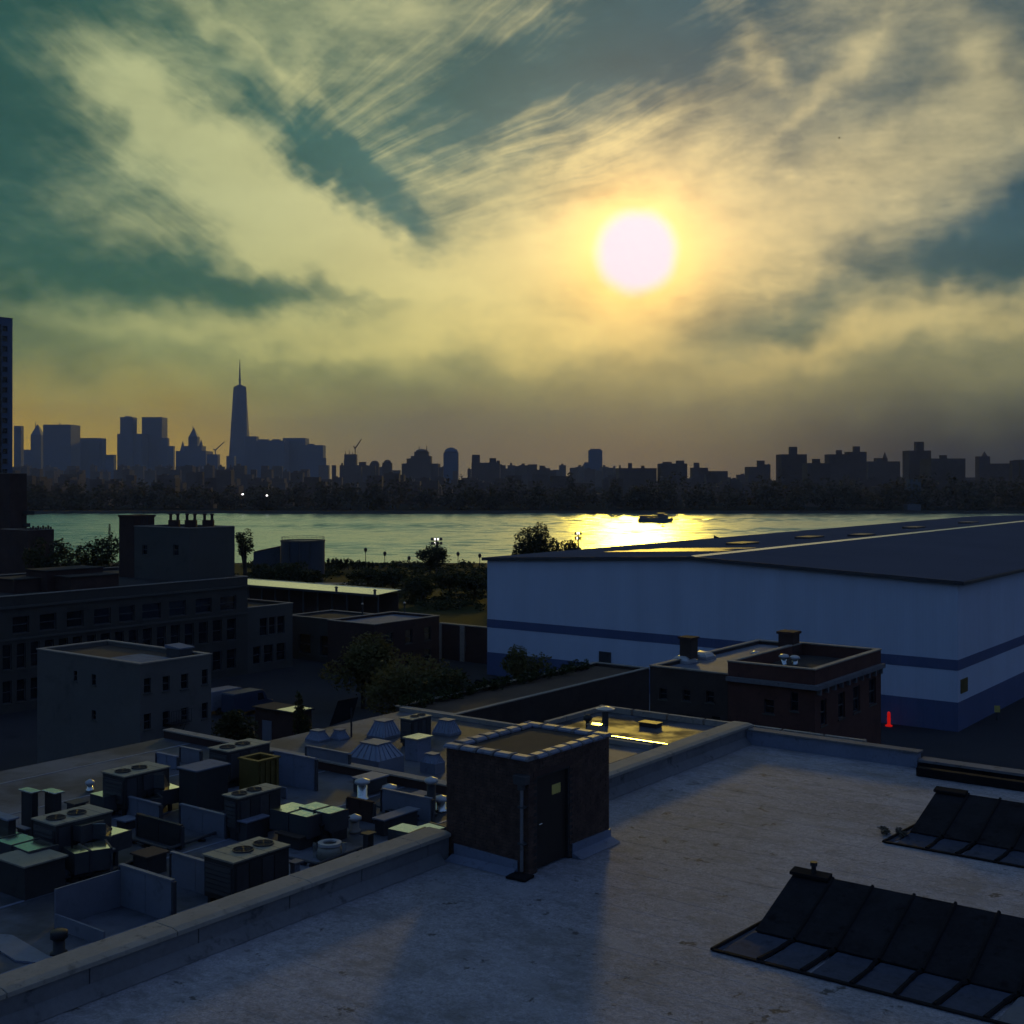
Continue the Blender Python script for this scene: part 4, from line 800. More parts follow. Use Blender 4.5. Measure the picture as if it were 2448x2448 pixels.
hy = [hole('y', Y0, 1576, 1594, 1646, 1672), hole('y', Y0, 1632, 1650, 1650, 1676), hole('y', Y0, 1688, 1706, 1652, 1680), hole('y', Y0, 1576, 1594, 1704, 1722), hole('y', Y0, 1638, 1658, 1708, 1728), hole('y', Y0, 1702, 1722, 1712, 1732)]
t = building('brick_rowhouse', 'brown brick rowhouse with a pale flat roof left of the red tenement', 'building', w4, 0, 9.9, 'brown_brick', 'blue_roof', hy=hy, parapet=.25)
q = Vector((x_on(1587, Y0 + 2) + .2, Y0 + 2, 9.9)); t = thing('brick_chimney', 'small brick chimney stub on the left edge of the brown rowhouse roof', 'chimney', (w4[0] + .5, Y0 + 5, 10.25)); part(t, 'shaft', MB().box(w4[0], w4[0] + 1.0, Y0 + 4.4, Y0 + 5.4, 10.25, 11.7), 'brown_brick'); part(t, 'cap', MB().box(w4[0] - .1, w4[0] + 1.1, Y0 + 4.3, Y0 + 5.5, 11.705, 11.85), 'dark_brick')
for x, y, s_ in ((1635, 1580, 'white domed skylight on the rowhouse roof, nearer one'), (1679, 1570, 'white domed skylight on the rowhouse roof, farther one')):
    q = at(x, y, 10.0); t = thing('dome_skylight', s_, 'skylight', (q.x, q.y, 9.91), 'dome skylights'); part(t, 'curb', MB().box(q.x - .75, q.x + .75, q.y - .75, q.y + .75, 9.91, 10.1), 'white_cap'); part(t, 'dome', MB().loft([[(q.x + a * k, q.y + b_ * k, 10.105 + h) for a, b_ in ((-.7, -.7), (.7, -.7), (.7, .7), (-.7, .7))] for k, h in ((1, 0), (.85, .18), (.5, .3), (.1, .34))]), 'white_cap')
p = Vector((x_on(1886, 89.0), 89.0, 10.2)); t = thing('brick_chimney', 'square dark brick chimney on the red tenement roof', 'chimney', p); part(t, 'shaft', MB().box(p.x - .6, p.x + .6, p.y - .6, p.y + .6, 10.2, 11.9), 'dark_brick'); part(t, 'cap', MB().box(p.x - .72, p.x + .72, p.y - .72, p.y + .72, 11.905, 12.1), 'dark_brick')
def cap_vent(x, yt, Y, z0, r_, label, group, m='galvanised', capm='white_cap', name='capped_vent'):
    p = Vector((x_on(x, Y), Y, z0)); zt = z_row(yt, dist(p)); t = thing(name, label, 'vent', p, group)
    part(t, 'stack', MB().lathe(p.x, p.y, [(r_ * 1.15, z0), (r_, z0 + .1), (r_, zt - .35)], 12), m, smooth=True)
    part(t, 'cap', MB().lathe(p.x, p.y, [(r_ * .9, zt - .345), (r_ * 1.7, zt - .25), (r_ * 1.75, zt - .15), (r_ * 1.1, zt - .04), (.02, zt)], 14), capm, smooth=True)
for i, (x, yt) in enumerate(((1807, 1556), (1831, 1558), (1874, 1563), (1900, 1566))): cap_vent(x, yt, 84.0 + (i % 2) * .6, 10.2, .22, 'white-capped vent on the red tenement roof, %s from the left' % ('first', 'second', 'third', 'fourth')[i], 'tenement roof vents')
cap_vent(1770, 1574, 83.0, 10.2, .2, 'short white-capped vent by the tenement parapet, left of the row of four', 'tenement roof vents'); cap_vent(1802, 1597, 80.0, 10.2, .2, 'squat white-capped vent nearest the tenement front parapet', 'tenement roof vents')
# ivy-topped long low block
x1 = -59.5; t = building('low_brown_block', 'long low brown brick block with ivy along its left roof edge', 'building', (x1 - 6, x1, 72.0, y_on(1552, x1)), 0, 5.7, 'brown_brick', 'brown_roof', parapet=.25)
mb = MB(); rg = random.Random(8)
for i in range(34): leaf_cloud(mb, rg, (x1 - 5.6 + rg.uniform(-.5, .6), 72.5 + i * .78, 6.05 + rg.uniform(0, .25)), .8, .8, .55, 90, .14, 5)
solo('roof_ivy', mb, 'ivy', 'dark ivy hanging over the edge of the long low brown block', 'ivy', loc=(x1 - 6, 84, 5.9))
# wet roof
X0, X1, Y0, Y1 = -44.3, -26.0, 62.3, 68.7; ZR = 8.5
t = thing('wet_roof_building', 'low building with a wet shining flat roof behind the brick bulkhead', 'building', ((X0 + X1) / 2, Y0, 0))
part(t, 'wall', MB().box(X0, X1, Y0, Y1, 0, ZR - .01), 'dark_brick'); part(t, 'roof', MB().box(X0 + .2, X1 - .2, Y0 + .12, Y1 - .2, ZR, ZR + .06), 'wet_roof')
part(t, 'gutter', MB().box(X0, X1, Y0 - .12, Y0 + .06, ZR - .06, ZR + .09), 'galvanised'); part(t, 'front_fascia', MB().box(X0, X1, Y0 - .06, Y0 - .005, ZR - .75, ZR - .07), 'blue_roof')
for k in range(7): a = X0 + k * 2.6; part(t, 'rear_coping', MB().box(a, min(a + 2.45, X1), Y1 - .2, Y1 + .12, ZR + .07, ZR + .42), 'concrete')
for k in range(3): a = Y0 + .1 + k * 2.1; part(t, 'side_coping', MB().box(X0 - .12, X0 + .2, a, a + 2.0, ZR + .07, ZR + .34), 'concrete')
part(t, 'lower_roof', MB().box(X0 + 1, X1, 57.5, Y0 - .13, 0, ZR - .8), 'wet_roof'); part(t, 'lower_edge', MB().box(X0 + .9, X1, 57.3, 57.5, ZR - 1.0, ZR - .65), 'concrete')
for x, y, s_ in ((1405, 1738, 'dark spherical roof fan at the left of the wet roof'), ):
    q = at(x, y, ZR + .06); t2 = thing('roof_fan', s_, 'vent', q); part(t2, 'stack', MB().lathe(q.x, q.y, [(.12, ZR + .06), (.12, ZR + .4)], 10), 'black_metal'); part(t2, 'ball', MB().lathe(q.x, q.y, [(.12, ZR + .405), (.26, ZR + .5), (.28, ZR + .65), (.16, ZR + .8), (.02, ZR + .84)], 12), 'black_metal', smooth=True)
q = at(1425, 1747, ZR + .06); t2 = thing('roof_crate', 'small tan box lying on the wet roof near its left edge', 'box', q); part(t2, 'box', MB().box(q.x - .45, q.x + .45, q.y - .3, q.y + .3, ZR + .065, ZR + .42), 'concrete', bevel=.02); part(t2, 'lid', MB().box(q.x - .48, q.x + .48, q.y - .33, q.y + .33, ZR + .425, ZR + .48), 'galvanised')
q = at(1555, 1737, ZR + .06); t2 = thing('roof_drain_box', 'low dark drain box standing in the wet roof', 'box', q); part(t2, 'box', MB().box(q.x - .6, q.x + .6, q.y - .35, q.y + .35, ZR + .065, ZR + .3), 'black_metal'); part(t2, 'lid', MB().box(q.x - .66, q.x + .66, q.y - .4, q.y + .4, ZR + .305, ZR + .35), 'dark_metal')
q = at(1447, 1690, ZR + 1.2); t2 = thing('roof_fan', 'round pale exhaust cap on a stub behind the wet roof', 'vent', (q.x, q.y, ZR)); part(t2, 'stack', MB().lathe(q.x, q.y, [(.2, ZR), (.2, ZR + 1.0)], 10), 'dark_metal'); part(t2, 'cap', MB().lathe(q.x, q.y, [(.55, ZR + 1.005), (.6, ZR + 1.1), (.3, ZR + 1.2), (.05, ZR + 1.25)], 14), 'white_cap')

# ------------------------------------------------------------------ trees and yard things between the roofs
tree('bushy olive tree in the yard in front of the brick hall', at_d(868, 128), z_row(1535, 128), 4.6, n=7000, s=.20, seed=51, leaf='leaf', clumps=22, rz=2.9)
tree('wide low olive tree right of the tall yard tree', at_d(985, 112), z_row(1584, 112), 4.8, n=7000, s=.19, seed=52, leaf='leaf', clumps=22, rz=2.6)
tree('dark low tree at the foot of the two yard trees', at_d(1085, 104), z_row(1622, 104), 3.7, n=5000, s=.18, seed=53, clumps=18, rz=2.4)
tree('small round tree in front of the white warehouse wall', at_d(1255, 126), z_row(1556, 126), 2.5, n=3200, s=.17, seed=54, leaf='leaf', clumps=16, rz=2.0)
tree('slim dark columnar evergreen beside the low sheds', at_d(722, 96), z_row(1657, 96), .75, rz=2.6, n=1800, s=.13, seed=55, clumps=10, trunk=.15, name='evergreen_tree')
tree('low dark shrubby tree left of the columnar evergreen', at_d(560, 100), z_row(1706, 100), 2.3, n=2200, s=.16, seed=56, clumps=12, rz=1.6)
def van(x, y, label, m, ln=5.2, h=2.4, rot=0.0):
    c = at(x, y, 0.0); t = thing('parked_van', label, 'van', c, 'parked vans'); co, si = math.cos(rot), math.sin(rot)
    def W(a, b_, z): return Vector((c.x + a * co - b_ * si, c.y + a * si + b_ * co, z))
    pr = [(-ln / 2, .45), (ln / 2, .45), (ln / 2, 1.15), (ln * .36, 1.35), (ln * .25, h - .1), (ln * .2, h), (-ln / 2 + .1, h), (-ln / 2, h - .15)]
    part(t, 'body', MB().extr([W(a, -.95, z) for a, z in pr], W(0, .95, 0) - W(0, -.95, 0)), m, bevel=.05)
    part(t, 'windscreen', MB().quad(W(ln * .362 + .01, -.8, 1.4), W(ln * .362 + .01, .8, 1.4), W(ln * .256 + .02, .8, h - .18), W(ln * .256 + .02, -.8, h - .18)), 'pane')
    for a in (-ln * .32, ln * .32):
        for s_ in (-1, 1):
            w_ = part(t, 'wheel', MB().tube(W(a, s_ * .78, .36), W(a, s_ * .985, .36), .36, .36, 14), 'black_metal'); part(w_, 'hub', MB().tube(W(a, s_ * .986, .36), W(a, s_ * 1.0, .36), .18, .18, 10), 'galvanised')
    part(t, 'side_window', MB().quad(W(ln * .1, -.958, 1.4), W(ln * .27, -.958, 1.4), W(ln * .22, -.958, h - .3), W(ln * .1, -.958, h - .3)), 'pane')
van(540, 1700, 'white parked van beside the right corner of the pale walk-up', 'white_panel', rot=1.57); van(592, 1706, 'blue-grey parked van second from the pale walk-up', 'van_blue', rot=1.57)
van(1300, 1658, 'dark estate van parked right of the small tree by the warehouse', 'tank', ln=4.6, h=1.8)
van(1186, 1668, 'small dark van parked on the pale street by the warehouse', 'tar_sheet', ln=4.4, h=1.9)
b4 = box_px(700, 1706, 3.2, 610, 745); t = thing('yard_shed', 'dark open-fronted yard shed with a pale sheet on its roof', 'shed', (b4[0], b4[2], 0)); part(t, 'wall', MB().box(*b4, 0, 3.2), 'dark_brick'); part(t, 'roof', MB().box(b4[0] - .2, b4[1] + .2, b4[2] - .2, b4[3] + .2, 3.205, 3.32), 'dark_roof'); part(t, 'roof_sheet', MB().box(b4[1] - 2.0, b4[1] + .1, b4[2] - .1, b4[3], 3.325, 3.36), 'galvanised'); part(t, 'door', MB().box(b4[0] + 1, b4[0] + 2.2, b4[2] - .05, b4[2] - .005, 0, 2.2), 'white_panel')

# ================================================================== the lower roofs next door
NZ, NX1, NX0, NY0, NY1 = 11.2, -18.85, -50.0, -10.0, 38.1
t = thing('neighbour_building', 'lower flat-roofed neighbour building crowded with air handling units and ducts', 'building', (-40, 15, 0))
part(t, 'wall', MB().box(NX0, NX1, NY0, NY1, 0, NZ - .2), 'brown_brick'); part(t, 'roof', MB().box(NX0, NX1, NY0, NY1, NZ - .195, NZ), 'grey_felt')
part(t, 'rear_kerb', MB().box(NX0, -29.5, NY1 + .005, NY1 + .4, 0, NZ + .35), 'dark_brick'); part(t, 'rear_kerb_cap', MB().box(NX0, -29.4, NY1 - .06, NY1 + .46, NZ + .355, NZ + .42), 'concrete')
for k in range(6): a = NX0 + 2 + k * 4.6; part(t, 'roof_seam', MB().box(a, a + .12, NY0, NY1 - .1, NZ + .001, NZ + .014), 'flashing')
NB = 10.6; t = thing('rear_building', 'flat grey roof with hipped skylights beyond the crowded roof', 'building', (-45, 46, 0))
part(t, 'wall', MB().box(-47.5, -31, NY1 + .48, 52.5, 0, NB - .15), 'brown_brick'); part(t, 'roof', MB().box(-47.5, -31, NY1 + .48, 52.5, NB - .145, NB), 'grey_felt'); part(t, 'kerb', MB().box(-47.5, -31, 52.5, 52.8, 0, NB + .22), 'concrete')

def rtu(n4, zt, fans, label, seed=0, body='unit_side', sides=True):
    """rooftop air unit: near upper corner, outer columns; fans at the left or right end"""
    x0, x1, y0, y1 = n4; z0 = NZ if zt > 11.9 or True else NB; zb = zt - 1.25
    t = thing('rooftop_unit', label, 'air unit', ((x0 + x1) / 2, (y0 + y1) / 2, zb - .25), 'rooftop air units')
    part(t, 'skid', MB().box(x0 + .1, x0 + .25, y0 + .05, y1 - .05, zb - .55, zb).box(x1 - .25, x1 - .1, y0 + .05, y1 - .05, zb - .55, zb), 'black_metal')
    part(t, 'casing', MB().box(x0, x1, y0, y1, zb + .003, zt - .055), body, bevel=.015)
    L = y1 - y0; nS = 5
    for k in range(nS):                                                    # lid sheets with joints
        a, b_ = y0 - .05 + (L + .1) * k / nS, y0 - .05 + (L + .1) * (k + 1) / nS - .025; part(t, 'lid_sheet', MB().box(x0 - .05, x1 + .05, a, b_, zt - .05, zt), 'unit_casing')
    r_ = min((x1 - x0) * .36, L * .15)
    for k in range(2):
        cy = (y0 + r_ * 1.35 + k * r_ * 2.45) if fans == 'near' else (y1 - r_ * 1.35 - k * r_ * 2.45); cx = (x0 + x1) / 2
        f = part(t, 'fan', MB().ring(cx, cy, zt + .002, zt + .05, r_ * .92, r_, 20), 'dark_metal'); part(f, 'fan_well', MB().lathe(cx, cy, [(r_ * .915, zt + .003), (r_ * .915, zt + .012)], 20), 'black_metal')
        g = MB(); g.lathe(cx, cy, [(r_ * .18, zt + .03), (r_ * .18, zt + .05)], 10)
        for j in range(5):
            a = j * math.pi / 5; g.tube((cx + r_ * .85 * math.cos(a), cy + r_ * .85 * math.sin(a), zt + .045), (cx - r_ * .85 * math.cos(a), cy - r_ * .85 * math.sin(a), zt + .045), .012, .012, 4)
        for rr in (.35, .6): g.ring(cx, cy, zt + .04, zt + .05, r_ * rr - .01, r_ * rr + .01, 18)
        part(f, 'fan_grille', g, 'black_metal')
    for k in range(4):
        a = y0 + .1 + k * (L - .2) / 4; part(t, 'side_panel', MB().box(x1 + .003, x1 + .025, a, a + (L - .2) / 4 - .05, zb + .1, zt - .16), 'unit_side' if k % 2 else 'dark_metal')
    lv = part(t, 'end_louvre', MB().box(x0 + .08, x1 - .08, y0 - .03, y0 - .004, zb + .15, zt - .2), 'dark_metal')
    for k in range(6): z = zb + .2 + k * .14; part(lv, 'slat', MB().extr([(x0 + .12, y0 - .07, z), (x0 + .12, y0 - .032, z + .07), (x0 + .12, y0 - .032, z + .09)], (x1 - x0 - .24, 0, 0)), 'unit_side')
    return t
def unit_px(x, y, xl, xr, z): return box_px(x, y, z, xl, xr)
rtu(unit_px(559, 2061, 488, 691, 12.75), 12.75, 'far', 'nearest air unit with two fans, close to the brown-topped parapet')
rtu(unit_px(570, 1907, 535, 671, 12.75), 12.75, 'near', 'air unit behind the nearest one, left of the bright green-lit duct')
rtu(unit_px(547, 1796, 500, 645, 12.75), 12.75, 'near', 'farthest air unit on the crowded roof, behind the yellow bin')
rtu(unit_px(298, 1856, 245, 405, 12.75), 12.75, 'near', 'air unit with a stepped duct on its right, below the pale walk-up')
rtu(unit_px(133, 1971, 79, 267, 12.75), 12.75, 'near', 'leftmost air unit with two fans and a bright stepped duct')
b4 = box_px(986, 1720, 12.0, 957, 1031); rtu(b4, 12.0, 'far', 'small pale air unit on the rear roof among the hipped skylights')

def duct(pts, w, h, label, legs=True, brk=()):
    """box duct through (x, y, top z) stations; each straight run is its own flanged section"""
    p0 = pts[0]; t = thing('sheet_metal_duct', label, 'duct', (p0[0], p0[1], NZ), 'galvanised roof ducts')
    for i in range(len(pts) - 1):
        a, b_ = Vector(pts[i]), Vector(pts[i + 1]); d = b_ - a; n = max(1, int(round(d.length / 1.1))); dh = Vector((d.x, d.y, 0)).normalized() if abs(d.x) + abs(d.y) > .01 else Vector((1, 0, 0)); sd = Vector((-dh.y, dh.x, 0)) * (w / 2); dn = Vector((0, 0, -h))
        for k in range(n):
            q0, q1 = a + d * (k / n), a + d * ((k + 1) / n) - d.normalized() * .035
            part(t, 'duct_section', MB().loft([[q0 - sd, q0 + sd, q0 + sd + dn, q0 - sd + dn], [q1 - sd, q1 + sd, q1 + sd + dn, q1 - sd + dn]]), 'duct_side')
            tp = Vector((0, 0, .012)); s3 = sd * .98; part(t, 'lit_duct_top', MB().loft([[q0 - s3 + tp * .3, q0 + s3 + tp * .3, q0 + s3 + tp, q0 - s3 + tp], [q1 - s3 + tp * .3, q1 + s3 + tp * .3, q1 + s3 + tp, q1 - s3 + tp]]), 'lit_duct_top')
            e = .03; f0 = q1 - d.normalized() * .03; f1 = q1 + d.normalized() * .03; s2 = sd * (1 + 2 * e / w); up = Vector((0, 0, e)); d2 = Vector((0, 0, -h - e))
            part(t, 'flange', MB().loft([[f0 - s2 + up, f0 + s2 + up, f0 + s2 + d2, f0 - s2 + d2], [f1 - s2 + up, f1 + s2 + up, f1 + s2 + d2, f1 - s2 + d2]]), 'dark_metal')
        if legs:
            for q in (a.lerp(b_, .25), a.lerp(b_, .75)):
                if q.z - h - NZ > .1: part(t, 'leg', MB().box(q.x - .06, q.x + .06, q.y - .06, q.y + .06, NZ + .002, q.z - h - .004), 'dark_metal')
    return t
def dp(x, y, z): q = at(x, y, z); return (q.x, q.y, z)
duct([dp(672, 1926, 12.3), dp(765, 1947, 12.3)], 1.1, .7, 'brightest duct run, lit green-yellow, right of the second air unit')
duct([dp(735, 1923, 12.35), dp(812, 1942, 12.35)], .8, .6, 'parallel bright duct just behind the brightest one')
duct([dp(600, 1932, 12.0), dp(668, 1922, 12.0)], .7, .6, 'dull duct joining the second air unit to the bright run')
duct([dp(335, 1842, 12.6), dp(368, 1852, 12.6), dp(380, 1876, 12.05), dp(415, 1888, 12.05)], .8, .5, 'duct stepping down in two bright treads from the unit below the walk-up')
duct([dp(190, 1962, 12.6), dp(222, 1970, 12.6), dp(236, 1982, 12.25), dp(290, 1994, 12.25)], .85, .5, 'duct stepping down from the leftmost air unit')
duct([dp(-40, 1982, 12.3), dp(20, 2001, 12.3), dp(62, 2014, 12.3), dp(105, 2030, 12.3)], .95, .6, 'long duct running in from the left edge of the picture')
duct([dp(165, 2034, 12.2), dp(205, 2026, 12.2), dp(262, 2018, 12.2)], .95, .65, 'duct with pale treads right of the long left-edge duct')
duct([dp(232, 1902, 12.0), dp(275, 1892, 12.0)], .9, .6, 'short pale duct stub in front of the left white screen')
duct([dp(340, 1908, 11.9), dp(385, 1902, 11.9)], .7, .4, 'short duct piece behind the left white screen')
duct([dp(945, 1975, 12.2), dp(1000, 1986, 12.2)], .8, .5, 'pale duct stub close to the bulkhead, left one'); duct([dp(960, 1998, 12.1), dp(1050, 1972, 12.1)], .8, .4, 'pale duct stub close to the bulkhead, along the parapet')

def screen(x0p, x1p, ytop, ybot, y1top, label, m='white_panel', side=None):
    """free-standing sheet screen along the cross street direction, between two columns"""
    z0 = NZ; a = at(x0p, ybot, z0); X1 = x_on(x1p, a.y); zt = z_row(ytop, dist(a)); t = thing('sheet_screen', label, 'screen', ((a.x + X1) / 2, a.y, z0), 'white sheet screens')
    n = max(2, int(abs(X1 - a.x) / 1.0))
    for k in range(n): u0, u1 = a.x + (X1 - a.x) * k / n, a.x + (X1 - a.x) * (k + 1) / n - .02; part(t, 'sheet', MB().box(u0, u1, a.y, a.y + .06, z0 + .004, zt), m)
    part(t, 'top_rail', MB().box(a.x - .03, X1 + .03, a.y - .04, a.y + .1, zt + .002, zt + .06), m); part(t, 'post', MB().box(a.x - .1, a.x - .035, a.y - .02, a.y + .1, z0, zt), 'dark_metal'); part(t, 'post', MB().box(X1 + .035, X1 + .1, a.y - .02, a.y + .1, z0, zt), 'dark_metal')
    if side:
        part(t, 'return_sheet', MB().box(a.x - .0, a.x + .06, a.y - side, a.y - .05, z0 + .004, zt - .1), m); part(t, 'low_sheet', MB().box(a.x + .1, X1, a.y - side - .06, a.y - side, z0 + .004, z0 + (zt - z0) * .35), m)
    return t
screen(432, 537, 1925, 1978, 0, 'white screen in the middle of the crowded roof, right of the dark one', side=None)
screen(279, 380, 1900, 1945, 0, 'white screen left of the middle, behind the dark one')
screen(329, 431, 1949, 2000, 0, 'dark screen panel with pale top rail in front of the white screens', m='unit_side')
screen(410, 527, 2040, 2115, 0, 'large white screen left of the nearest air unit')
screen(288, 410, 2070, 2165, 0, 'tall grey-white screen nearest the bottom left roof', side=2.2)
screen(733, 832, 1785, 1830, 0, 'white screen behind the yellow bin, by the rear kerb'); screen(655, 752, 1797, 1870, 0, 'dark-faced screen box right of the yellow bin', m='flashing', side=1.5)
screen(914, 1030, 1888, 1940, 0, 'long white screen left of the brick bulkhead'); screen(832, 890, 1908, 1955, 0, 'rusty brown screen panel right of the bright ducts', m='dark_brick')
screen(432, 477, 1787, 1822, 0, 'small pale screen left of the farthest air unit'); screen(375, 422, 1801, 1830, 0, 'dim grey screen left of the blue-topped box', m='flashing')
def bin_(n4, z0, zt, label, m, name, cat, open_=True, lid_m='blue_roof', group=None):
    x0, x1, y0, y1 = n4; t = thing(name, label, cat, ((x0 + x1) / 2, (y0 + y1) / 2, z0), group); w = .07
    part(t, 'side', MB().box(x0, x1, y0, y0 + w, z0 + .01, zt), m); part(t, 'side', MB().box(x0, x1, y1 - w, y1, z0 + .01, zt), m); part(t, 'side', MB().box(x0, x0 + w, y0 + w, y1 - w, z0 + .01, zt), m); part(t, 'side', MB().box(x1 - w, x1, y0 + w, y1 - w, z0 + .01, zt), m)
    if open_:
        k = .05; part(t, 'rim', MB().box(x0 - k, x1 + k, y0 - k, y0 + w + k, zt + .002, zt + .07).box(x0 - k, x1 + k, y1 - w - k, y1 + k, zt + .002, zt + .07).box(x0 - k, x0 + w + k, y0 + w + k, y1 - w - k, zt + .002, zt + .07).box(x1 - w - k, x1 + k, y0 + w + k, y1 - w - k, zt + .002, zt + .07), m); part(t, 'floor', MB().box(x0 + w, x1 - w, y0 + w, y1 - w, z0 + .01, z0 + .2), 'brown_roof')
        for k in range(4): yy = y0 + (y1 - y0) * (k + .5) / 4; part(t, 'rib', MB().box(x1 + .002, x1 + .06, yy - .05, yy + .05, z0 + .02, zt - .02), m)
    else: part(t, 'lid', MB().box(x0 - .08, x1 + .08, y0 - .08, y1 + .08, zt + .002, zt + .06), lid_m, bevel=.01)
    return t
bin_(box_px(617, 1824, 13.0, 572, 667), NZ, 13.0, 'open-topped yellow-brown metal bin among the rooftop units', 'yellow_box', 'metal_bin', 'bin')
bin_(box_px(470, 1846, 12.9, 428, 545), NZ, 12.9, 'grey cabinet with a pale blue lid left of the yellow bin', 'unit_side', 'roof_cabinet', 'cabinet', False)
bin_(box_px(77, 1897, 13.0, 51, 91), NZ, 13.0, 'upright grey cabinet on the left, left one of a pair', 'unit_side', 'roof_cabinet', 'cabinet', False, 'galvanised', 'upright cabinets'); bin_(box_px(132, 1899, 13.0, 107, 147), NZ, 13.0, 'upright grey cabinet on the left, right one of a pair', 'unit_side', 'roof_cabinet', 'cabinet', False, 'galvanised', 'upright cabinets')
bin_(box_px(20, 1962, 12.6, -40, 38), NZ, 12.6, 'low cabinet with a violet-grey lid at the left edge', 'unit_side', 'roof_cabinet', 'cabinet', False, 'flashing')
bin_(box_px(60, 1985, 12.1, 42, 66), NZ, 12.1, 'small pale square pedestal between the left ducts', 'white_panel', 'roof_cabinet', 'cabinet', False, 'white_panel')
bin_(box_px(918, 1963, 11.75, 896, 998), NZ, 11.75, 'flat pale blue table-like hatch right of the rusty panel', 'unit_side', 'roof_cabinet', 'cabinet', False, 'blue_roof')
bin_(box_px(60, 2075, 12.2, -10, 155), NZ, 12.2, 'bulky dark plenum box under the left-edge duct', 'unit_side', 'plenum_box', 'plenum', False, 'unit_casing'); bin_(box_px(205, 2050, 11.9, 170, 268), NZ, 11.9, 'dark curved-looking plenum under the pale treads', 'unit_side', 'plenum_box', 'plenum', False, 'unit_casing')
bin_(box_px(770, 1975, 11.9, 672, 830), NZ, 11.9, 'dark plenum box under the brightest duct', 'unit_side', 'plenum_box', 'plenum', False, 'unit_side')
def nvent(x, yt, yb, r_, label, m='galvanised', z0=NZ, capm='white_cap', name='roof_vent'):
    q = at(x, yb, z0); zt = z_row(yt, dist(q)); t = thing(name, label, 'vent', q, 'roof vents next door')
    part(t, 'stack', MB().lathe(q.x, q.y, [(r_ * 1.4, z0), (r_ * 1.35, z0 + .1), (r_, z0 + .12), (r_, zt - .3)], 14), m, smooth=True); part(t, 'cap', MB().lathe(q.x, q.y, [(r_ * .8, zt - .295), (r_ * 1.6, zt - .2), (r_ * 1.5, zt - .1), (.02, zt)], 14), capm, smooth=True)
nvent(866, 1859, 1912, .2, 'slim mushroom vent standing alone behind the rusty panel'); nvent(931, 1873, 1900, .2, 'short bright-capped vent behind the long white screen'); nvent(1031, 1856, 1950, .17, 'tall dark stack with two bright caps close to the bulkhead', 'black_metal'); nvent(1054, 1900, 1940, .2, 'squat bright-capped vent touching the bulkhead outline')
nvent(806, 1948, 2000, .22, 'pale pipe vent in front of the brightest duct', 'white_panel'); nvent(848, 1945, 1990, .16, 'copper-brown pipe vent left of the rusty panel', 'concrete'); nvent(215, 1862, 1892, .12, 'thin vent behind the left cabinets')
q = at(788, 2050, NZ); t = thing('exhaust_drum', 'short round exhaust drum with a pale ring near the parapet', 'exhaust fan', q, None); zt = z_row(2013, dist(q)); part(t, 'drum', MB().lathe(q.x, q.y, [(.42, NZ), (.42, zt - .25), (.36, zt - .1)], 18), 'unit_casing', smooth=True); part(t, 'ring', MB().ring(q.x, q.y, zt - .095, zt, .24, .4, 20), 'white_cap'); part(t, 'throat', MB().lathe(q.x, q.y, [(.235, zt - .09), (.235, zt - .05)], 16), 'black_metal')
for s_ in (-1, 1): w_ = q + RGT * (s_ * .5); part(t, 'clamp', MB().obox(w_, .12, .12, NZ, NZ + .5, HEAD), 'galvanised')
q = at(141, 2280, NZ); zt = z_row(2224, dist(q)); t = thing('stack_pipe', 'short dark stack pipe on the bare roof at bottom left', 'vent', q); part(t, 'pipe', MB().lathe(q.x, q.y, [(.24, NZ), (.22, NZ + .06), (.16, NZ + .08), (.16, zt - .22)], 14), 'black_metal', smooth=True); part(t, 'cap', MB().lathe(q.x, q.y, [(.16, zt - .215), (.23, zt - .2), (.23, zt - .03), (.19, zt)], 14), 'black_metal', smooth=True)
a = at(30, 2240, NZ); b_ = at(150, 2310, NZ); solo('roof_walkway', MB().extr([tuple(a + Vector((0, 0, .01))), tuple(b_ + Vector((0, 0, .01))), tuple(b_ + Vector((0, 0, .06))), tuple(a + Vector((0, 0, .06)))], (-1.2, -.6, 0)), 'flashing', 'pale strip of walkway matting beside the stack pipe', 'matting', loc=tuple(a))
def conduit(pts, r_, label):
    q = [at(x, y, NZ) for x, y in pts]; t = thing('roof_conduit', label, 'conduit', tuple(q[0]), 'roof conduits')
    for i in range(len(q) - 1):
        a, b_ = q[i] + Vector((0, 0, .14)), q[i + 1] + Vector((0, 0, .14)); pp = part(t, 'pipe', MB().tube(a, b_, r_, r_, 8), 'dark_metal')
        for k in range(3): c_ = a.lerp(b_, (k + .5) / 3); part(t, 'block', MB().obox(c_, .22, .14, NZ + .003, NZ + .14 - r_, .3), 'black_metal')
conduit([(430, 1925), (560, 1960), (640, 1935)], .05, 'thin conduit run in front of the middle white screen'); conduit([(300, 2010), (400, 2040), (560, 1985)], .06, 'conduit run behind the large white screen'); conduit([(690, 2060), (760, 2075), (880, 2030)], .05, 'conduit run beside the round exhaust drum'); conduit([(860, 1925), (1000, 1960)], .05, 'straight conduit in front of the long white screen'); conduit([(150, 2110), (260, 2095), (330, 2060)], .06, 'conduit run below the leftmost plenum boxes')
bin_(box_px(300, 1966, 11.5, 279, 326), NZ, 11.5, 'flat pale hatch between the leftmost unit and the dark screen', 'unit_side', 'roof_hatch', 'hatch', False, 'blue_roof')
bin_(box_px(716, 2006, 11.6, 664, 772), NZ, 11.6, 'low dark platform in front of the brightest duct', 'unit_side', 'equipment_platform', 'platform', False, 'brown_roof')
bin_(box_px(705, 2066, 12.0, 694, 718), NZ, 12.0, 'small grey cabinet between the nearest air unit and the exhaust drum', 'flashing', 'roof_cabinet', 'cabinet', False, 'parapet_face')
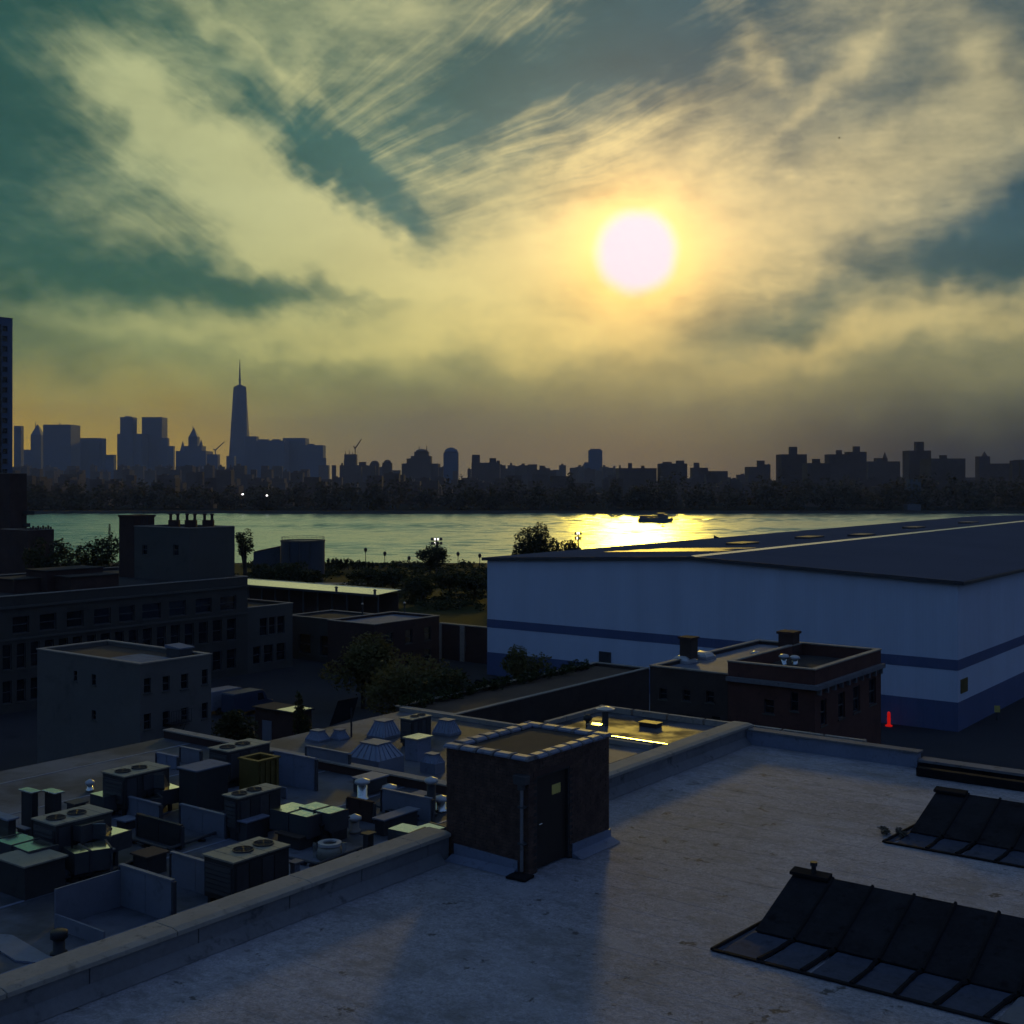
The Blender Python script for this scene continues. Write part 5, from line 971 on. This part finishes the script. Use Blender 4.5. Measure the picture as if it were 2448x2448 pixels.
bin_(box_px(880, 1998, 12.1, 868, 893), NZ, 12.1, 'slim dark cabinet behind the parapet near the bulkhead', 'unit_side', 'roof_cabinet', 'cabinet', False, 'unit_side')
bin_(box_px(590, 1968, 11.9, 545, 640), NZ, 11.9, 'dull grey plenum between the second air unit and the nearest one', 'duct_side', 'plenum_box', 'plenum', False, 'flashing')
bin_(box_px(470, 1912, 11.8, 440, 512), NZ, 11.8, 'low dark cabinet left of the second air unit', 'unit_side', 'roof_cabinet', 'cabinet', False, 'dark_metal')
bin_(box_px(352, 2052, 11.8, 318, 398), NZ, 11.8, 'low dark box inside the tall grey-white screen', 'unit_side', 'roof_cabinet', 'cabinet', False, 'brown_roof')
bin_(box_px(880, 1868, 11.75, 845, 925), NZ, 11.75, 'long low hatch by the rear kerb behind the slim mushroom vent', 'duct_side', 'roof_hatch', 'hatch', False, 'flashing')
bin_(box_px(1010, 1905, 11.9, 985, 1030), NZ, 11.9, 'small hatch box behind the long white screen', 'duct_side', 'roof_hatch', 'hatch', False, 'blue_roof')
bin_(box_px(180, 1925, 12.0, 160, 205), NZ, 12.0, 'squat dark cabinet right of the upright pair', 'unit_side', 'roof_cabinet', 'cabinet', False, 'duct_side')
bin_(box_px(240, 1985, 11.6, 215, 262), NZ, 11.6, 'low pale pedestal under the stepped duct of the leftmost unit', 'duct_side', 'equipment_platform', 'platform', False, 'white_panel')
hq = [at(x, y, NZ) + Vector((0, 0, .05)) for x, y in ((190, 2148), (225, 2150), (255, 2141), (280, 2130), (300, 2132))]; mb = MB()
for i in range(len(hq) - 1): mb.tube(hq[i], hq[i + 1], .045, .045, 8)
solo('garden_hose', mb, 'hose', 'pale hose lying curved on the bare roof above the stack pipe', 'hose', loc=tuple(hq[0]))
# hipped skylights on the rear roof
def hip(n4, z0, zc, h, label):
    x0, x1, y0, y1 = n4; t = thing('hipped_skylight', label, 'skylight', ((x0 + x1) / 2, (y0 + y1) / 2, z0), 'hipped skylights'); part(t, 'curb', MB().box(x0, x1, y0, y1, z0, zc), 'white_panel'); dx, dy = (x1 - x0) * .24, (y1 - y0) * .24; z1 = zc + h
    part(t, 'glazing', MB().loft([[(x0, y0, zc + .004), (x1, y0, zc + .004), (x1, y1, zc + .004), (x0, y1, zc + .004)], [(x0 + dx, y0 + dy, z1), (x1 - dx, y0 + dy, z1), (x1 - dx, y1 - dy, z1), (x0 + dx, y1 - dy, z1)]]), 'skylight_glass')
    for k in range(5):
        f = (k + .5) / 5; part(t, 'glazing_bar', MB().tube((x0 + (x1 - x0) * f, y0, zc + .03), (x0 + dx + (x1 - x0 - 2 * dx) * f, y0 + dy, z1 + .02), .022, .022, 5), 'flashing'); part(t, 'glazing_bar', MB().tube((x1, y0 + (y1 - y0) * f, zc + .03), (x1 - dx, y0 + dy + (y1 - y0 - 2 * dy) * f, z1 + .02), .022, .022, 5), 'flashing')
    part(t, 'ridge', MB().box(x0 + dx - .05, x1 - dx + .05, y0 + dy - .05, y1 - dy + .05, z1 + .004, z1 + .05), 'white_panel')
hip(box_px(918, 1765, NB + .1, 876, 960), NB, NB + .12, .7, 'largest bluish hipped skylight on the rear roof'); hip(box_px(1075, 1757, NB + .1, 1033, 1103), NB, NB + .12, .6, 'hipped skylight just left of the bulkhead top'); hip(box_px(762, 1772, NB + .1, 729, 790), NB, NB + .1, .4, 'small low hipped skylight, far left of the group'); hip(box_px(812, 1768, NB + .1, 788, 836), NB, NB + .1, .38, 'small low hipped skylight second from the left')
hip(box_px(905, 1822, NB + .75, 830, 966), NB, NB + .75, .6, 'hipped skylight on a tall curb in front of the others'); hip(box_px(1040, 1836, NB + .3, 1004, 1064), NB, NB + .45, .35, 'low pale skylight half hidden by the bulkhead')
q = at(840, 1762, NB); zt = z_row(1692, dist(q)); t = thing('tilted_panel', 'dark tilted panel on a thin post on the rear roof', 'panel', q); part(t, 'post', MB().tube(q, (q.x, q.y, NB + 1.5), .05, .05, 8), 'black_metal'); c = q + Vector((-.35, -.2, 1.3)); part(t, 'panel', MB().extr([tuple(c + RGT * a + Vector((0, 0, b_))) for a, b_ in ((-.75, -.75), (.45, -.35), (.75, .75), (-.3, .55))], FWD * .08), 'tar')
# low shed wall between rear roof and bulkhead (pale edge)
b4 = box_px(998, 1770, NB + 1.0, 968, 1030); t = thing('roof_cupboard', 'grey roof cupboard below the small pale air unit', 'cabinet', (b4[1], b4[2], NB)); part(t, 'box', MB().box(*b4, NB, NB + 1.0), 'flashing'); part(t, 'lid', MB().box(b4[0] - .08, b4[1] + .08, b4[2] - .08, b4[3] + .08, NB + 1.004, NB + 1.07), 'galvanised')

# ================================================================== our own roof
RZ = 15.25; PX0, PX1 = -18.80, -18.15; BY = 36.9; RX1 = 9.0; RY0 = -9.0
t = thing('foreground_building', 'foreground building with pale flat felt roof and low parapet', 'building', (-5, 14, 0)); own = t
part(t, 'wall', MB().box(PX0, RX1, RY0, BY + .45, 0, RZ - .3), 'brown_brick'); part(t, 'deck', MB().box(PX0 + .02, RX1 - .02, RY0 + .02, BY + .3, RZ - .295, RZ - .02), 'tar')
wS = .98; nS = int((BY - RY0) / wS) + 1; rg = random.Random(3)
for k in range(nS):                                                       # felt sheets lapped like shingles
    y0 = RY0 + k * wS; y1 = min(y0 + wS + .09, BY); cut = rg.uniform(-13, 4)
    for a, b_ in ((PX1, cut), (cut + .006, RX1)):
        o = part(t, 'roofing_sheet', MB().add([(a, y0, RZ - .018), (b_, y0, RZ - .018), (b_, y1, RZ - .018), (a, y1, RZ - .018), (a, y0, RZ + .0035), (b_, y0, RZ + .0035), (b_, y1, RZ + .001), (a, y1, RZ + .001)], [(3, 2, 1, 0), (4, 5, 6, 7), (0, 1, 5, 4), (1, 2, 6, 5), (2, 3, 7, 6), (3, 0, 4, 7)]), 'roof_felt')
def wall_run(y0, y1, step):
    y = y0
    while y < y1 - .1:
        e = min(y + step * rg.uniform(.85, 1.15), y1)
        part(own, 'parapet_block', MB().box(PX0 + .03, PX1, y, e - .02, RZ - .29, RZ + .50), 'parapet_face', bevel=.012); y = e
    y = y0
    while y < y1 - .1:
        e = min(y + 3.3, y1); part(own, 'coping_stone', MB().extr([(PX0 - .05, y, RZ + .505), (PX1 + .06, y, RZ + .505), (PX1 + .06, y, RZ + .59), (PX1 - .1, y, RZ + .625), (PX0 + .05, y, RZ + .625), (PX0 - .05, y, RZ + .59)], (0, e - .015 - y, 0)), 'concrete', bevel=.01); y = e
    part(own, 'parapet_core', MB().box(PX0 + .05, PX1 - .02, y0 + .01, y1 - .01, RZ - .28, RZ + .49), 'mortar')
BHX0, BHX1, BHY0, BHY1 = -18.27, -15.93, 21.8, 25.08
wall_run(RY0, BHY0 - .03, 2.0); wall_run(BHY1 + .03, BY + .42, 2.0)
part(own, 'base_strip', MB().extr([(PX1 + .003, RY0, RZ + .015), (PX1 + .22, RY0, RZ + .016), (PX1 + .003, RY0, RZ + .22)], (0, BHY0 - RY0 - .4, 0)), 'parapet_face')
part(own, 'base_strip', MB().extr([(PX1 + .003, BHY1 + .4, RZ + .015), (PX1 + .22, BHY1 + .4, RZ + .016), (PX1 + .003, BHY1 + .4, RZ + .22)], (0, BY - BHY1 - .42, 0)), 'parapet_face')
xs = x_on(2193, BY); part(own, 'rear_parapet', MB().box(PX1 + .02, xs, BY, BY + .32, RZ - .28, RZ + .44), 'flashing', bevel=.01); part(own, 'rear_coping', MB().box(PX1 + .08, xs + .05, BY - .05, BY + .38, RZ + .445, RZ + .50), 'parapet_face')
part(own, 'rear_parapet', MB().box(xs + .06, RX1, BY, BY + .32, RZ - .28, RZ + .22), 'tar_sheet'); part(own, 'rear_coping', MB().box(xs + .06, RX1, BY - .12, BY + .40, RZ + .225, RZ + .30), 'parapet_face')
part(own, 'rear_upstand', MB().box(xs + .3, RX1, BY - 1.0, BY - .75, RZ + .014, RZ + .26), 'tar', bevel=.01)

# ------------------------------------------------------------------ brick stair bulkhead
t = thing('brick_bulkhead', 'square brick stair bulkhead with tile coping standing on the parapet', 'bulkhead', ((BHX0 + BHX1) / 2, (BHY0 + BHY1) / 2, RZ)); bh = t; H = 2.52; zt = RZ + H
DY0, DY1, DZ1 = y_on(1283, BHX1), y_on(1362, BHX1), RZ + 2.12
part(t, 'core', MB().box(BHX0 + .012, BHX1 - .012, BHY0 + .012, DY0, RZ - .2, zt).box(BHX0 + .012, BHX1 - .012, DY1, BHY1 - .012, RZ - .2, zt).box(BHX0 + .012, BHX1 - .22, DY0, DY1, RZ - .2, zt).box(BHX1 - .22, BHX1 - .012, DY0, DY1, DZ1, zt), 'mortar')
bw, bh_, gj = .205, .062, .011
bm1 = local_mesh(MB().box(-bw / 2, bw / 2, -.05, .05, -bh_ / 2, bh_ / 2), 'brick', 'brick'); bricks = []
nr = int(H / (bh_ + gj))
for r_ in range(nr):
    z = RZ + .02 + (r_ + .5) * (bh_ + gj); off = (r_ % 2) * (bw + gj) / 2
    for face in ('y', 'x', 'yb', 'xb'):
        u0, u1 = (BHX0, BHX1) if face[0] == 'y' else (BHY0 + .1, BHY1 - .1); u = u0 - off
        while u < u1 - .02:
            a, b_ = max(u, u0), min(u + bw, u1)
            if b_ - a > .04:
                m0 = (a + b_) / 2
                if not (face == 'x' and DY0 - .02 < m0 < DY1 + .02 and z < DZ1 + .12): bricks.append((face, m0, z, (b_ - a) / bw))
            u += bw + gj
vis = [q for q in bricks if q[0] in 'yx']; vis.sort(key=lambda q: (abs(q[1] - (BHX1 if q[0] == 'y' else BHY0)) * .8 + (zt - q[2]) * .9)); rg = random.Random(2); rest = MB()
def bpos(f, m0, z):
    j = rg.uniform(-.004, .004)
    return {'y': ((m0, BHY0 + .05 + j, z), 0), 'yb': ((m0, BHY1 - .05, z), 0), 'x': ((BHX1 - .05 + j, m0, z), math.pi / 2), 'xb': ((BHX0 + .05, m0, z), math.pi / 2)}[f]
for q in vis[:300]:
    p_, rt = bpos(*q[:3]); piece(t, 'brick', bm1, p_, (0, 0, rt + rg.uniform(-.01, .01)), (q[3], 1, 1))
for q in vis[300:] + [q for q in bricks if q[0] not in 'yx']:
    p_, rt = bpos(*q[:3]); rest.obox(p_, bw * q[3], .1, p_[2] - bh_ / 2, p_[2] + bh_ / 2, rt)
part(t, 'brickwork', rest, 'brick', kind='stuff')
part(t, 'roof', MB().box(BHX0 + .2, BHX1 - .2, BHY0 + .2, BHY1 - .2, zt - .3, zt - .12), 'brown_roof')
part(t, 'parapet_inner', MB().box(BHX0 + .1, BHX1 - .1, BHY0 + .1, BHY0 + .2, zt - .3, zt - .005).box(BHX0 + .1, BHX1 - .1, BHY1 - .2, BHY1 - .1, zt - .3, zt - .005).box(BHX0 + .1, BHX0 + .2, BHY0 + .2, BHY1 - .2, zt - .3, zt - .005).box(BHX1 - .2, BHX1 - .1, BHY0 + .2, BHY1 - .2, zt - .3, zt - .005), 'dark_brick')
def tiles(p0, p1, n):                                                       # saddle-back coping tiles with a raised collar at one end
    p0, p1 = Vector(p0), Vector(p1); d = (p1 - p0); L = d.length; d.normalize(); s_ = Vector((-d.y, d.x, 0)); zz = Vector((0, 0, 1)); tl = L / n
    def prof(q, k): return [q - s_ * .17 * k, q - s_ * .17 * k + zz * .045, q - s_ * .09 * k + zz * .085 * k, q + s_ * .09 * k + zz * .085 * k, q + s_ * .17 * k + zz * .045, q + s_ * .17 * k]
    for i in range(n):
        a = p0 + d * (tl * i + .015); e = p0 + d * (tl * (i + 1) - .015); jz = Vector((0, 0, rg.uniform(0, .008)))
        c_ = part(bh, 'coping_tile', MB().loft([prof(a + jz, 1.0), prof(e + jz - d * .07, 1.0)]), 'flashing', bevel=.006); part(c_, 'collar', MB().loft([prof(e + jz - d * .068, 1.12), prof(e + jz, 1.12)]), 'parapet_face')
e = .1; tiles((BHX0 - .05, BHY0 + e, zt + .003), (BHX1 + .05, BHY0 + e, zt + .003), 5); tiles((BHX1 - e, BHY0 + .3, zt + .003), (BHX1 - e, BHY1 - .28, zt + .003), 6); tiles((BHX1 + .05, BHY1 - e, zt + .003), (BHX0 - .05, BHY1 - e, zt + .003), 5); tiles((BHX0 + e, BHY1 - .28, zt + .003), (BHX0 + e, BHY0 + .3, zt + .003), 6)
# flashing round the foot, door, notice, downpipe
part(t, 'foot_flashing', MB().extr([(BHX0 + .25, BHY0 - .006, RZ + .02), (BHX1 - .28, BHY0 - .006, RZ + .02), (BHX1 - .28, BHY0 - .006, RZ + .30), (BHX0 + .25, BHY0 - .006, RZ + .36)], (0, -.03, 0)), 'flashing'); part(t, 'foot_flashing', MB().extr([(BHX1 + .006, DY1 + .08, RZ + .02), (BHX1 + .006, BHY1 + .03, RZ + .02), (BHX1 + .006, BHY1 + .03, RZ + .30), (BHX1 + .006, DY1 + .08, RZ + .32)], (.03, 0, 0)), 'flashing')
part(t, 'foot_fillet', MB().extr([(BHX1 + .04, DY1 + .05, RZ + .014), (BHX1 + .30, DY1 + .05, RZ + .016), (BHX1 + .04, DY1 + .05, RZ + .12)], (0, BHY1 - DY1, 0)), 'flashing'); part(t, 'foot_fillet', MB().extr([(BHX0 + .2, BHY0 - .04, RZ + .014), (BHX0 + .2, BHY0 - .3, RZ + .016), (BHX0 + .2, BHY0 - .04, RZ + .12)], (BHX1 - BHX0 - .5, 0, 0)), 'flashing')
dr = part(t, 'door', MB().box(BHX1 - .14, BHX1 - .09, DY0 + .05, DY1 - .05, RZ + .05, DZ1 - .05), 'door_paint'); part(dr, 'handle', MB().tube((BHX1 - .06, DY0 + .16, RZ + 1.02), (BHX1 - .06, DY0 + .28, RZ + 1.02), .015, .015, 8), 'galvanised'); part(t, 'door_frame', MB().box(BHX1 - .16, BHX1 - .02, DY0, DY0 + .045, RZ + .02, DZ1).box(BHX1 - .16, BHX1 - .02, DY1 - .045, DY1, RZ + .02, DZ1).box(BHX1 - .16, BHX1 - .02, DY0 + .045, DY1 - .045, DZ1 - .045, DZ1), 'black_metal')
part(t, 'lintel', MB().box(BHX1 - .08, BHX1 + .012, DY0 - .12, DY1 + .12, DZ1 + .006, DZ1 + .13), 'dark_brick', bevel=.006)
sy0, sy1 = y_on(1320, BHX1 - .08), y_on(1340, BHX1 - .08); ds = dist((BHX1 - .08, sy0)); part(dr, 'notice', MB().box(BHX1 - .088, BHX1 - .08, sy0, sy1, z_row(1900, ds), z_row(1877, ds)), 'sign_yellow')
dpx = BHX1 - .12; part(t, 'downpipe', MB().tube((dpx, BHY0 - .09, RZ + .12), (dpx, BHY0 - .09, zt - .5), .04, .04, 10), 'parapet_face'); part(t, 'hopper', MB().obox((dpx, BHY0 - .1), .13, .13, zt - .62, zt - .5, 0).obox((dpx, BHY0 - .1), .30, .2, zt - .495, zt - .3, 0, 1.1), 'dark_metal', bevel=.008)
for z in (.7, 1.5): part(t, 'pipe_bracket', MB().box(dpx - .08, dpx + .08, BHY0 - .14, BHY0 - .004, RZ + z, RZ + z + .04), 'dark_metal')
part(t, 'splash_stain_block', MB().obox((dpx + .05, BHY0 - .22), .5, .4, RZ + .014, RZ + .07, .1), 'tar', bevel=.01)

# ------------------------------------------------------------------ sawtooth roof lights under tar sheets
def monitor(x0, x1, yf, yb, yr, zr, label, seed, stub=False):
    """front foot line yf (apron), slope from yb up to the ridge at yr"""
    rg = random.Random(seed); t = thing('roof_monitor', label, 'roof light', ((x0 + x1) / 2, yr, RZ), 'covered roof lights'); zc = RZ + .16
    part(t, 'body', MB().extr([(x0 + .02, yb, RZ + .015), (x0 + .02, yr, RZ + .015), (x0 + .02, yr, zr - .04), (x0 + .02, yb, zc - .04)], (x1 - x0 - .04, 0, 0)), 'tar'); x = x0; i = 0
    while x < x1:
        w = .80 * rg.uniform(.95, 1.06); e = min(x + w, x1); j = rg.uniform(0, .015)
        part(t, 'tar_panel', MB().extr([(x, yb - .04, zc - .03 + j), (x, yr + .04, zr - .03 + j), (x, yr + .04, zr + j), (x, yb - .04, zc + j)], (e - x - .03, 0, 0)), 'tar_sheet', bevel=.008)
        part(t, 'panel_roll', MB().tube((e - .02, yb - .05, zc + .02), (e - .02, yr + .05, zr + .02), .035, .035, 6), 'tar')
        # apron sheet: curls from the curb down onto the roof, its right edge sagging
        pr = [(yb - .045, zc - .035), (yb - .10, RZ + .10), (yb - .30, RZ + .045), (yf, RZ + .022)]; sag = rg.uniform(.12, .26)
        mb = MB(); ring0 = []; ring1 = []
        for n_, (yy, zz) in enumerate(pr):
            k = n_ / 3; ring0.append((x + .02 - sag * k * .9, yy, zz)); ring1.append((e - .06 - sag * k * .9, yy, zz))
        mb.add(ring0 + ring1 + [(a, b_, c_ - .018) for a, b_, c_ in ring0 + ring1], [(n_, n_ + 1, n_ + 5, n_ + 4) for n_ in range(3)] + [(8 + n_, 12 + n_, 13 + n_, 9 + n_) for n_ in range(3)] + [(3, 11, 15, 7), (0, 4, 12, 8)] + [(n_, 8 + n_, 9 + n_, n_ + 1) for n_ in range(3)] + [(4 + n_, 5 + n_, 13 + n_, 12 + n_) for n_ in range(3)])
        part(t, 'apron_sheet', mb, 'apron' if i < 6 else 'parapet_face')
        mb = MB(); pq = [(e - .04 - sag * n_ / 3 * .9 + rg.uniform(-.02, .02), yy, zz + .015) for n_, (yy, zz) in enumerate(pr)]
        for n_ in range(3): mb.tube(pq[n_], pq[n_ + 1], .04, .05, 6)
        part(t, 'tar_seam', mb, 'tar'); x = e; i += 1
    part(t, 'foot_tar', MB().box(x0 - .36, x1, yf - .07, yf + .03, RZ + .014, RZ + .045), 'tar', bevel=.01); part(t, 'side_apron', MB().add([(x0 - .34, yf + .03, RZ + .012), (x0 - .24, yf + .04, RZ + .014), (x0 - .04, yb - .12, RZ + .04), (x0 - .02, yr - .2, RZ + .05), (x0 - .20, yr - .3, RZ + .012)], [(0, 1, 2, 3, 4)]), 'apron')
    part(t, 'side_tar', MB().tube((x0 - .37, yf - .02, RZ + .02), (x0 - .2, yr - .3, RZ + .03), .045, .03, 6), 'tar')
    part(t, 'ridge_cap', MB().extr([(x0 - .04, yr - .16, zr - .02), (x0 - .04, yr + .10, zr + .02), (x0 - .04, yr + .10, zr + .09), (x0 - .04, yr - .16, zr + .045)], (.8, 0, 0)), 'tar', bevel=.01); part(t, 'ridge_cap', MB().extr([(x0 + 4.6, yr - .16, zr - .02), (x0 + 4.6, yr + .10, zr + .02), (x0 + 4.6, yr + .10, zr + .09), (x0 + 4.6, yr - .16, zr + .045)], (x1 - x0 - 4.6, 0, 0)), 'tar')
    part(t, 'glazed_back', MB().box(x0 + .1, x1 - .1, yr + .045, yr + .07, RZ + .2, zr - .12), 'skylight_glass')
    if stub: part(t, 'vent_stub', MB().lathe(x0 + .42, yr - .02, [(.05, zr + .05), (.05, zr + .2), (.075, zr + .21), (.075, zr + .28)], 8), 'black_metal')
monitor(-10.36, 6.0, 20.45, 21.5, 23.24, 16.06, 'nearer black tar-covered sawtooth roof light with pale apron', 5, True)
monitor(-10.25, 6.0, 28.95, 29.75, 31.7, 16.0, 'farther black tar-covered sawtooth roof light', 9)
q = at(2105, 1990, RZ); mb = MB(); rg = random.Random(6)
for i in range(5): leaf_cloud(mb, rg, (q.x + i * .22, q.y + rg.uniform(-.15, .15), RZ + .07), .2, .2, .08, 60, .05, 4)
solo('leaf_litter', mb, 'debris', 'small heap of dry leaf litter at the corner of the farther roof light', 'leaf litter', loc=tuple(q))
# a bird high up
q = at_d(2006, 160, z_row(330, 160)); mb = MB(); body = [[q + RGT * a + Vector((0, 0, .0)) + FWD * (r_ * math.cos(k * 1.0472)) + Vector((0, 0, r_ * math.sin(k * 1.0472))) for k in range(6)] for a, r_ in ((-.16, .01), (-.08, .04), (.04, .05), (.12, .03), (.17, .008))]; mb.loft(body)
for s_ in (-1, 1): mb.add([q + RGT * .06, q - RGT * .06, q + FWD * (.18 * s_) + Vector((0, 0, .07)) - RGT * .05, q + FWD * (.18 * s_) + Vector((0, 0, .07)) + RGT * .06, q + FWD * (.38 * s_) - RGT * .06 + Vector((0, 0, .03))], [(0, 1, 2, 3), (3, 2, 4)])
solo('flying_bird', mb, 'bird', 'tiny dark bird high in the sky above the right bank', 'bird', loc=tuple(q))

# ------------------------------------------------------------------ haze
m = bpy.data.materials.new('haze'); m.use_nodes = True; m.node_tree.nodes.clear(); o_ = m.node_tree.nodes.new('ShaderNodeOutputMaterial'); v_ = m.node_tree.nodes.new('ShaderNodeVolumePrincipled'); m.node_tree.links.new(v_.outputs[0], o_.inputs['Volume'])
v_.inputs['Color'].default_value = (.62, .74, .95, 1); v_.inputs['Density'].default_value = 6.3e-5; v_.inputs['Anisotropy'].default_value = 0.0; MATS['haze'] = m
hz = solo('haze', MB().box(-9500, 9500, -9500, 9500, -3.6, 600), 'haze', kind='stuff'); hz['label'] = 'thin bluish evening haze over river and city'
